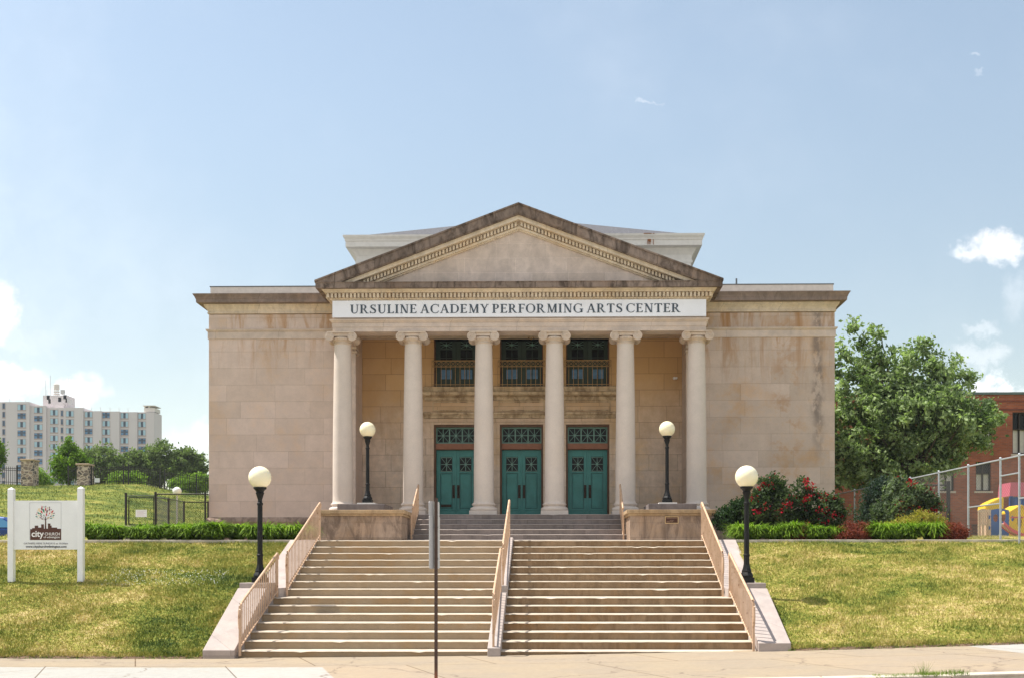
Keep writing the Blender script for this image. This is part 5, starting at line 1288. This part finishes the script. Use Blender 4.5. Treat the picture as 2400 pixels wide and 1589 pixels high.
m_.box(X(128, Yt - 2), X(149, Yt - 2), Yt - 2, Yt - 1, Z(958, Yt), Z(943, Yt)); m_.build('roof_tower', m_apt, ap)
wt = M().lathe([(.85, 0), (.9, .1), (.9, 1.6), (.7, 1.8)], (X(126, Yt), Yt + 2, Z(907, Yt)), 16)
for a in range(4): wt.tube([(X(126, Yt) + .8 * cos(a * pi / 2 + .7), Yt + 2 + .8 * sin(a * pi / 2 + .7), Z(924, Yt)), (X(126, Yt) + .7 * cos(a * pi / 2 + .7), Yt + 2 + .7 * sin(a * pi / 2 + .7), Z(907, Yt))], .12, 4)
for k in range(3): wt.lathe([(1.0, 0), (1.0, .12)], (X(126, Yt), Yt + 2, Z(923 - 5 * k, Yt)), 14)
wt.build('water_tank', m_parapet, ap)
ds = M().lathe([(.05, 0), (.6, -.12), (.85, -.35)], (X(170, Yt), Yt - 1, Z(941, Yt)), 18, ax=1).tube([(X(170, Yt), Yt - 1, Z(958, Yt)), (X(170, Yt), Yt - 1, Z(941, Yt))], .1, 5); ds.build('satellite_dish', m_greysign, ap)
an = M()
for px, a, b_ in ((107, 924, 890), (110, 924, 912), (160, 924, 885), (146, 924, 915), (150, 924, 916), (118, 924, 880), (136, 930, 922), (23, 940, 933), (60, 944, 937), (196, 960, 952), (215, 961, 954), (236, 962, 953), (258, 962, 955), (279, 962, 955), (300, 962, 956)):
    an.tube([P(px, a + 6, Yt), P(px, b_, Yt)], .07 if b_ > 900 or px < 120 else .05, 4)
for px, py, s_ in ((113, 931, .5), (116, 940, .4), (152, 930, .5), (157, 938, .5), (146, 918, .6), (140, 936, .5)): q = P(px, py, Yt - 1); an.box(q[0] - s_, q[0] + s_, q[1], q[1] + .8, q[2] - .7, q[2] + .7)
an.build('antennas', m_greysign, ap)
M().box(X(343, 358), X(368, 358), 356, 361, Z(964, 358), Z(955, 358)).box(X(341, 358), X(369, 358), 355.6, 361.3, Z(951, 358), Z(949.5, 358)).box(X(343, 358), X(346, 358), 356.2, 361, Z(955, 358), Z(951, 358)).box(X(352, 358), X(356, 358), 356.2, 361, Z(955, 358), Z(951, 358)).build('roof_shelter', m_parapet, ap)

# ------------------------------------------------------------------ brick school building
def f_brick(t, b, o):
    p = t.pos(); x, y, z = t.sep(p)[:3]; v = t.comb(t.math('ADD', x, y), z, 0.0)
    br = t.node('ShaderNodeTexBrick'); t.put(br.inputs['Vector'], v); br.inputs['Scale'].default_value = 1; br.inputs['Brick Width'].default_value = .23; br.inputs['Row Height'].default_value = .078
    br.inputs['Mortar Size'].default_value = .007; t.put(br.inputs['Color1'], (.36, .10, .045)); t.put(br.inputs['Color2'], (.24, .065, .032)); t.put(br.inputs['Mortar'], (.22, .14, .11))
    n = t.noise(p, .8, 5); k = t.ramp(n, .3, .7, .85, 1.15); return t.vmath('MULTIPLY', br.outputs[0], t.comb(k, k, k))
m_brick = material('red_brick', f_brick, .85)
YR = 56
bb = thing('brick_building', 'two-storey red brick building with white-blinded windows behind the tree', 'building', (X(2300, YR), YR, 2.5))
z_b, z_t = 1.9, Z(927, YR); bx0, bx1 = X(1900, YR), X(2900, YR)
wins = [(2373, 2408, 968, 1065), (2288, 2325, 968, 1040), (2287, 2323, 1083, 1151), (2200, 2236, 968, 1040), (2200, 2236, 1083, 1151), (2412, 2447, 968, 1065), (2412, 2447, 1083, 1151), (2040, 2076, 1083, 1151), (2120, 2156, 1083, 1151)]
xsb = sorted({bx0, bx1} | {X(w_[0], YR) for w_ in wins} | {X(w_[1], YR) for w_ in wins}); m_ = M()
for a, b_ in zip(xsb[:-1], xsb[1:]):
    cuts = sorted([(Z(w_[3], YR), Z(w_[2], YR)) for w_ in wins if X(w_[0], YR) - .01 <= a and X(w_[1], YR) + .01 >= b_]); z = z_b
    for c0, c1 in cuts:
        if c0 > z: m_.box(a, b_, YR, YR + .3, z, c0)
        z = c1
    m_.box(a, b_, YR, YR + .3, z, z_t)
m_.box(bx0, bx1, YR + .9, YR + 14, z_b, z_t - .1); m_.build('wall', m_brick, bb)
M().box(bx0 - .05, bx1 + .05, YR - .06, YR + 14, z_t, z_t + .12).build('roof_coping', plain('green_grey_coping', (.10, .14, .13), .5), bb)
M().box(bx0, bx1, YR - .03, YR - .002, Z(1064 - 120, YR) , Z(1064 - 122, YR)).box(bx0, bx1, YR - .03, YR - .002, Z(963.5, YR), Z(960, YR)).build('brick_course', plain('soldier_course', (.17, .055, .04), .85), bb)
for w_ in wins:
    a, b_, z0, z1 = X(w_[0], YR), X(w_[1], YR), Z(w_[3], YR), Z(w_[2], YR)
    f = M().box(a, a + .06, YR + .1, YR + .2, z0, z1).box(b_ - .06, b_, YR + .1, YR + .2, z0, z1).box(a, b_, YR + .101, YR + .2, z0, z0 + .06).box(a, b_, YR + .101, YR + .2, z1 - .06, z1).box((a + b_) / 2 - .03, (a + b_) / 2 + .03, YR + .1, YR + .2, z0, z1).box(a, b_, YR + .102, YR + .2, z0 + (z1 - z0) * .58, z0 + (z1 - z0) * .58 + .05)
    f = f.build('window', m_bronze, bb)
    M().box(a + .05, b_ - .05, YR + .21, YR + .22, z0, z0 + (z1 - z0) * .58).build('blind', m_parapet, f); M().box(a + .05, b_ - .05, YR + .21, YR + .22, z0 + (z1 - z0) * .585, z1).build('pane', m_glassd, f)
    M().box(a - .08, b_ + .08, YR - .06, YR + .1, z0 - .1, z0 - .002).build('sill', m_trim, f)

# ------------------------------------------------------------------ playground
YP = 34.0
def pl(name, col): return plain(name, col, .4, 0, .04, spec=.5)
p_beige, p_blue, p_yel, p_red, p_pink = pl('beige_plastic', (.58, .42, .30)), pl('blue_plastic', (.03, .10, .32)), pl('yellow_plastic', (.80, .50, .02)), pl('red_plastic', (.62, .10, .11)), pl('pink_plastic', (.50, .12, .17))
def hull(m_, px0, px1, y, d, pyb, pyt, arch=0, n=8):
    """wall with an arched top"""
    x0, x1, z0, z1 = X(px0, y), X(px1, y), Z(pyb, y), Z(pyt, y); po = [(x0, z0), (x1, z0)]
    for k in range(n + 1): u = k / n; po.append((x1 + (x0 - x1) * u, z1 - arch + arch * sin(pi * u)))
    return m_.prism(po, 1, y, y + d)
pc = thing('play_castle', 'beige and blue plastic play castle with a yellow hood behind the silver fence', 'playground', (X(2330, YP), YP, 2.5))
m_ = M(); x0, x1 = X(2293, YP), X(2316, YP); zb_, zt_ = 2.48, Z(1194, YP)
for k in range(6): q = x0 + (x1 - x0 - .03) * k / 5; m_.box(q, q + .03, YP, YP + .04, Z(1228, YP), zt_ - .04 + .05 * sin(pi * k / 5))
hull(m_, 2293, 2316, YP + .001, .04, 1200, 1192, .05); m_.box(x0, x1, YP - .01, YP + .05, Z(1231, YP), Z(1227, YP))
for k in range(3): q = x0 + (x1 - x0 - .05) * k / 2; m_.box(q, q + .05, YP, YP + .045, zb_, Z(1231, YP))
m_.box(X(2316, YP), X(2322, YP), YP - .02, YP + .6, zb_, zt_); m_.build('tower_front', p_beige, pc)
m_ = M(); 
for py in (1208, 1233): m_.box(X(2314, YP) + .03, X(2314, YP) + .08, YP - .03, YP - .021, Z(py + 8, YP), Z(py, YP))
m_.build('slot_window', p_blue, pc)
# blue wall with two oval openings
m_ = M(); x0, x1 = X(2322, YP), X(2365, YP)
def ovals(m_, x0, x1, z0, z1, ov, y, d, n=24):
    """flat wall made of strips, leaving ovals open"""
    N = 60
    for i in range(N):
        a, b_ = x0 + (x1 - x0) * i / N, x0 + (x1 - x0) * (i + 1) / N; c_ = (a + b_) / 2; u = (c_ - x0) / (x1 - x0); top = z1 - .05 + .05 * sin(pi * u); z = z0
        for ox, oz, rx, rz in ov:
            if abs(c_ - ox) < rx: h_ = rz * math.sqrt(1 - ((c_ - ox) / rx) ** 2); m_.box(a, b_, y, y + d, z, oz - h_); z = oz + h_
        m_.box(a, b_, y, y + d, z, top)
ovals(m_, x0, x1, zb_, Z(1192, YP), [(X(2334, YP), Z(1214, YP), .08, .12), (X(2352.5, YP), Z(1210, YP), .08, .17)], YP, .05); m_.build('side_wall', p_blue, pc)
m_ = M().prism([(X(2316, YP), Z(1194, YP)), (X(2362, YP), Z(1194, YP)), (X(2363, YP), Z(1168, YP)), (X(2360, YP), Z(1163, YP)), (X(2350, YP), Z(1166, YP)), (X(2330, YP), Z(1175, YP)), (X(2319, YP), Z(1182, YP))], 1, YP + .3, YP + .9); m_.build('hood', p_yel, pc, bevel=.03)
sl_ = thing('toy_slide', 'red and pink plastic slide in front of the yellow playhouse', 'slide', (X(2375, 33.4), 33.4, 2.5)); m_ = M(); pts = [(2348, 1226), (2356, 1234), (2368, 1243), (2382, 1250), (2400, 1257), (2412, 1259)]
ys_ = 33.5
for off, nm, mt in ((0, 'slide_bed', pl('pale_pink_plastic', (.66, .42, .44))), (-.16, 'slide_side', p_red), (.16, 'slide_side', p_red)):
    m_ = M(); 
    top = [(X(a, ys_), Z(b_, ys_) + (.05 if off else 0)) for a, b_ in pts]; bot = [(x, z - (.11 if off else .03)) for x, z in top][::-1]
    for i in range(len(top) - 1):
        n2 = len(top); m_.prism([top[i], top[i + 1], (top[i + 1][0], top[i + 1][1] - (.11 if off else .03)), (top[i][0], top[i][1] - (.11 if off else .03))], 1, ys_ + off - (.14 if not off else .02), ys_ + off + (.14 if not off else .02))
    m_.build(nm, mt, sl_)
ph = thing('toy_playhouse', 'yellow plastic playhouse at the right edge of the photo', 'playhouse', (X(2385, 34.6), 34.6, 2.5)); y = 34.6; m_ = M()
x0, x1 = X(2364, y), X(2420, y); ovals(m_, x0, x1, 2.48, Z(1200, y), [(X(2374, y), Z(1215, y), .05, .09), (X(2390, y), Z(1222, y), .07, .25)], y, .05); m_.build('wall', p_yel, ph)
M().prism([(X(2363, y), Z(1204, y)), (X(2393, y), Z(1186, y)), (X(2424, y), Z(1204, y)), (X(2424, y), Z(1201, y)), (X(2393, y), Z(1183, y)), (X(2363, y), Z(1200, y))], 1, y - .05, y + .9).prism([(X(2364, y), Z(1204, y)), (X(2393, y), Z(1186.5, y)), (X(2420, y), Z(1204, y))], 1, y + .002, y + .04).build('roof', p_yel, ph)
M().box(X(2368, y), X(2398, y), y - .02, y - .001, Z(1214, y), Z(1211, y)).build('shelf', p_red, ph)
pb = thing('play_tower', 'large play tower with pink roof and blue slatted wall behind the playhouse', 'playground', (X(2390, 38), 38, 2.5)); y = 38
M().prism([(X(2366, y), Z(1163, y)), (X(2450, y), Z(1163, y)), (X(2440, y), Z(1131, y)), (X(2369, y), Z(1131, y))], 1, y, y + 1).build('roof', p_pink, pb)
m_ = M()
for k in range(12): q = X(2367, y) + k * .09; m_.box(q, q + .06, y, y + .04, Z(1200, y), Z(1165, y))
m_.box(X(2366, y), X(2445, y), y + .04, y + .06, Z(1200, y), Z(1165, y)); m_.build('slatted_wall', p_blue, pb)
for px in (2368, 2440): M().box(X(px, y), X(px, y) + .1, y, y + .1, 2.4, Z(1163, y)).build('post', p_blue, pb)
pf_ = thing('picket_fence', 'low dark picket fence between the burgundy shrub and the play castle', 'fence', (X(2282, 34.5), 34.5, 2.5)); y = 34.5
for k in range(8): q = X(2270 + k * 3, y); M().box(q - .008, q + .008, y, y + .016, 2.4, Z(1228, y)).build('picket', m_blackfence, pf_)
M().box(X(2269, y), X(2292, y), y - .004, y - .001, Z(1232, y), Z(1231, y)).box(X(2269, y), X(2292, y), y - .004, y - .001, Z(1250, y), Z(1249, y)).build('rail', m_blackfence, pf_)

# ------------------------------------------------------------------ blue car at the left edge
YCAR = 42.0; zc_ = Z(1268, YCAR) - .45; xr = X(28, YCAR) + 1.15
car = thing('parked_car', 'blue saloon car parked behind the church sign at the left edge', 'car', (xr - 2.2, YCAR + .9, zc_))
m_cp = plain('blue_car_paint', (.005, .04, .19), .25, .3, .04, spec=.6); m_ty = plain('rubber', (.02, .02, .02), .8)
bodyp = [(-4.5, .35), (-4.5, .62), (-4.35, .82), (-3.6, .93), (-3.45, .95), (-1.15, .96), (-.2, .90), (-.03, .75), (0, .35), (-.45, .25), (-4.1, .25)]
cabp = [(-3.75, .93), (-3.05, 1.38), (-2.7, 1.44), (-1.9, 1.44), (-1.55, 1.40), (-.75, .95)]
mb = M(); mb.prism([(xr + a, zc_ + b_) for a, b_ in bodyp], 1, YCAR, YCAR + 1.78)
vs = []; 
for yy_, ins in ((YCAR + .02, 0), (YCAR + 1.76, 0)):
    for a, b_ in cabp: k = (b_ - .93) / .51 * .2; vs.append((xr + a, yy_ + (k if yy_ < YCAR + 1 else -k), zc_ + b_))
n = 6; mb.add(vs, [tuple(range(n)), tuple(range(2 * n - 1, n - 1, -1))] + [(i, i + n, (i + 1) % n + n, (i + 1) % n) for i in range(n)])
mb.build('body', m_cp, car, bevel=.05)
def glassq(pl_, nm='window'):
    m_ = M(); vs = []
    for t_ in (-.012, .0):
        for a, b_ in pl_: k = (b_ - .93) / .51 * .2; vs.append((xr + a, YCAR + .02 + k + t_ - .008, zc_ + b_))
    n = len(pl_); m_.add(vs, [tuple(range(n)), tuple(range(2 * n - 1, n - 1, -1))] + [(i, i + n, (i + 1) % n + n, (i + 1) % n) for i in range(n)]); m_.build(nm, m_aptb, car)
glassq([(-3.35, 1.0), (-2.95, 1.32), (-2.45, 1.38), (-2.45, 1.0)]); glassq([(-2.35, 1.0), (-2.35, 1.38), (-1.65, 1.36), (-1.0, 1.0)])
for wx in (-3.65, -.85):
    w_ = M().lathe([(.32, -.1), (.33, -.08), (.33, .1), (.32, .12)], (xr + wx, YCAR + .08, zc_ + .32), 24, ax=1).build('wheel', m_ty, car, smooth=40)
    M().lathe([(.2, 0), (.2, .02)], (xr + wx, YCAR - .045, zc_ + .32), 18, ax=1).build('rim', m_galv, w_)
M().box(xr - .06, xr + .01, YCAR + .1, YCAR + .4, zc_ + .65, zc_ + .8).build('headlight', m_curt, car); M().box(xr - .06, xr + .01, YCAR + 1.38, YCAR + 1.68, zc_ + .65, zc_ + .8).build('headlight', m_curt, car)
M().box(-60, X(60, 42), 40, 46, 1.5, zc_ + .01).build('driveway', m_asph)['kind'] = 'structure'

for o in list(SC.objects):   # bookkeeping: anything of the setting left unlabelled stays structure
    if o.parent is None and o.type == 'MESH' and 'kind' not in o and 'label' not in o: o['kind'] = 'structure'

# ------------------------------------------------------------------ air between the street and the far block
hz = M().box(-420, 420, -60, 520, -1.5, 75)
mh = bpy.data.materials.new('haze'); mh.use_nodes = True; mh.node_tree.nodes.clear()
ho = mh.node_tree.nodes.new('ShaderNodeOutputMaterial'); hv = mh.node_tree.nodes.new('ShaderNodeVolumePrincipled')
hv.inputs['Density'].default_value = .0002; hv.inputs['Color'].default_value = (.9, .94, 1, 1)
mh.node_tree.links.new(hv.outputs[0], ho.inputs['Volume'])
hz.build('haze', mh)['kind'] = 'stuff'
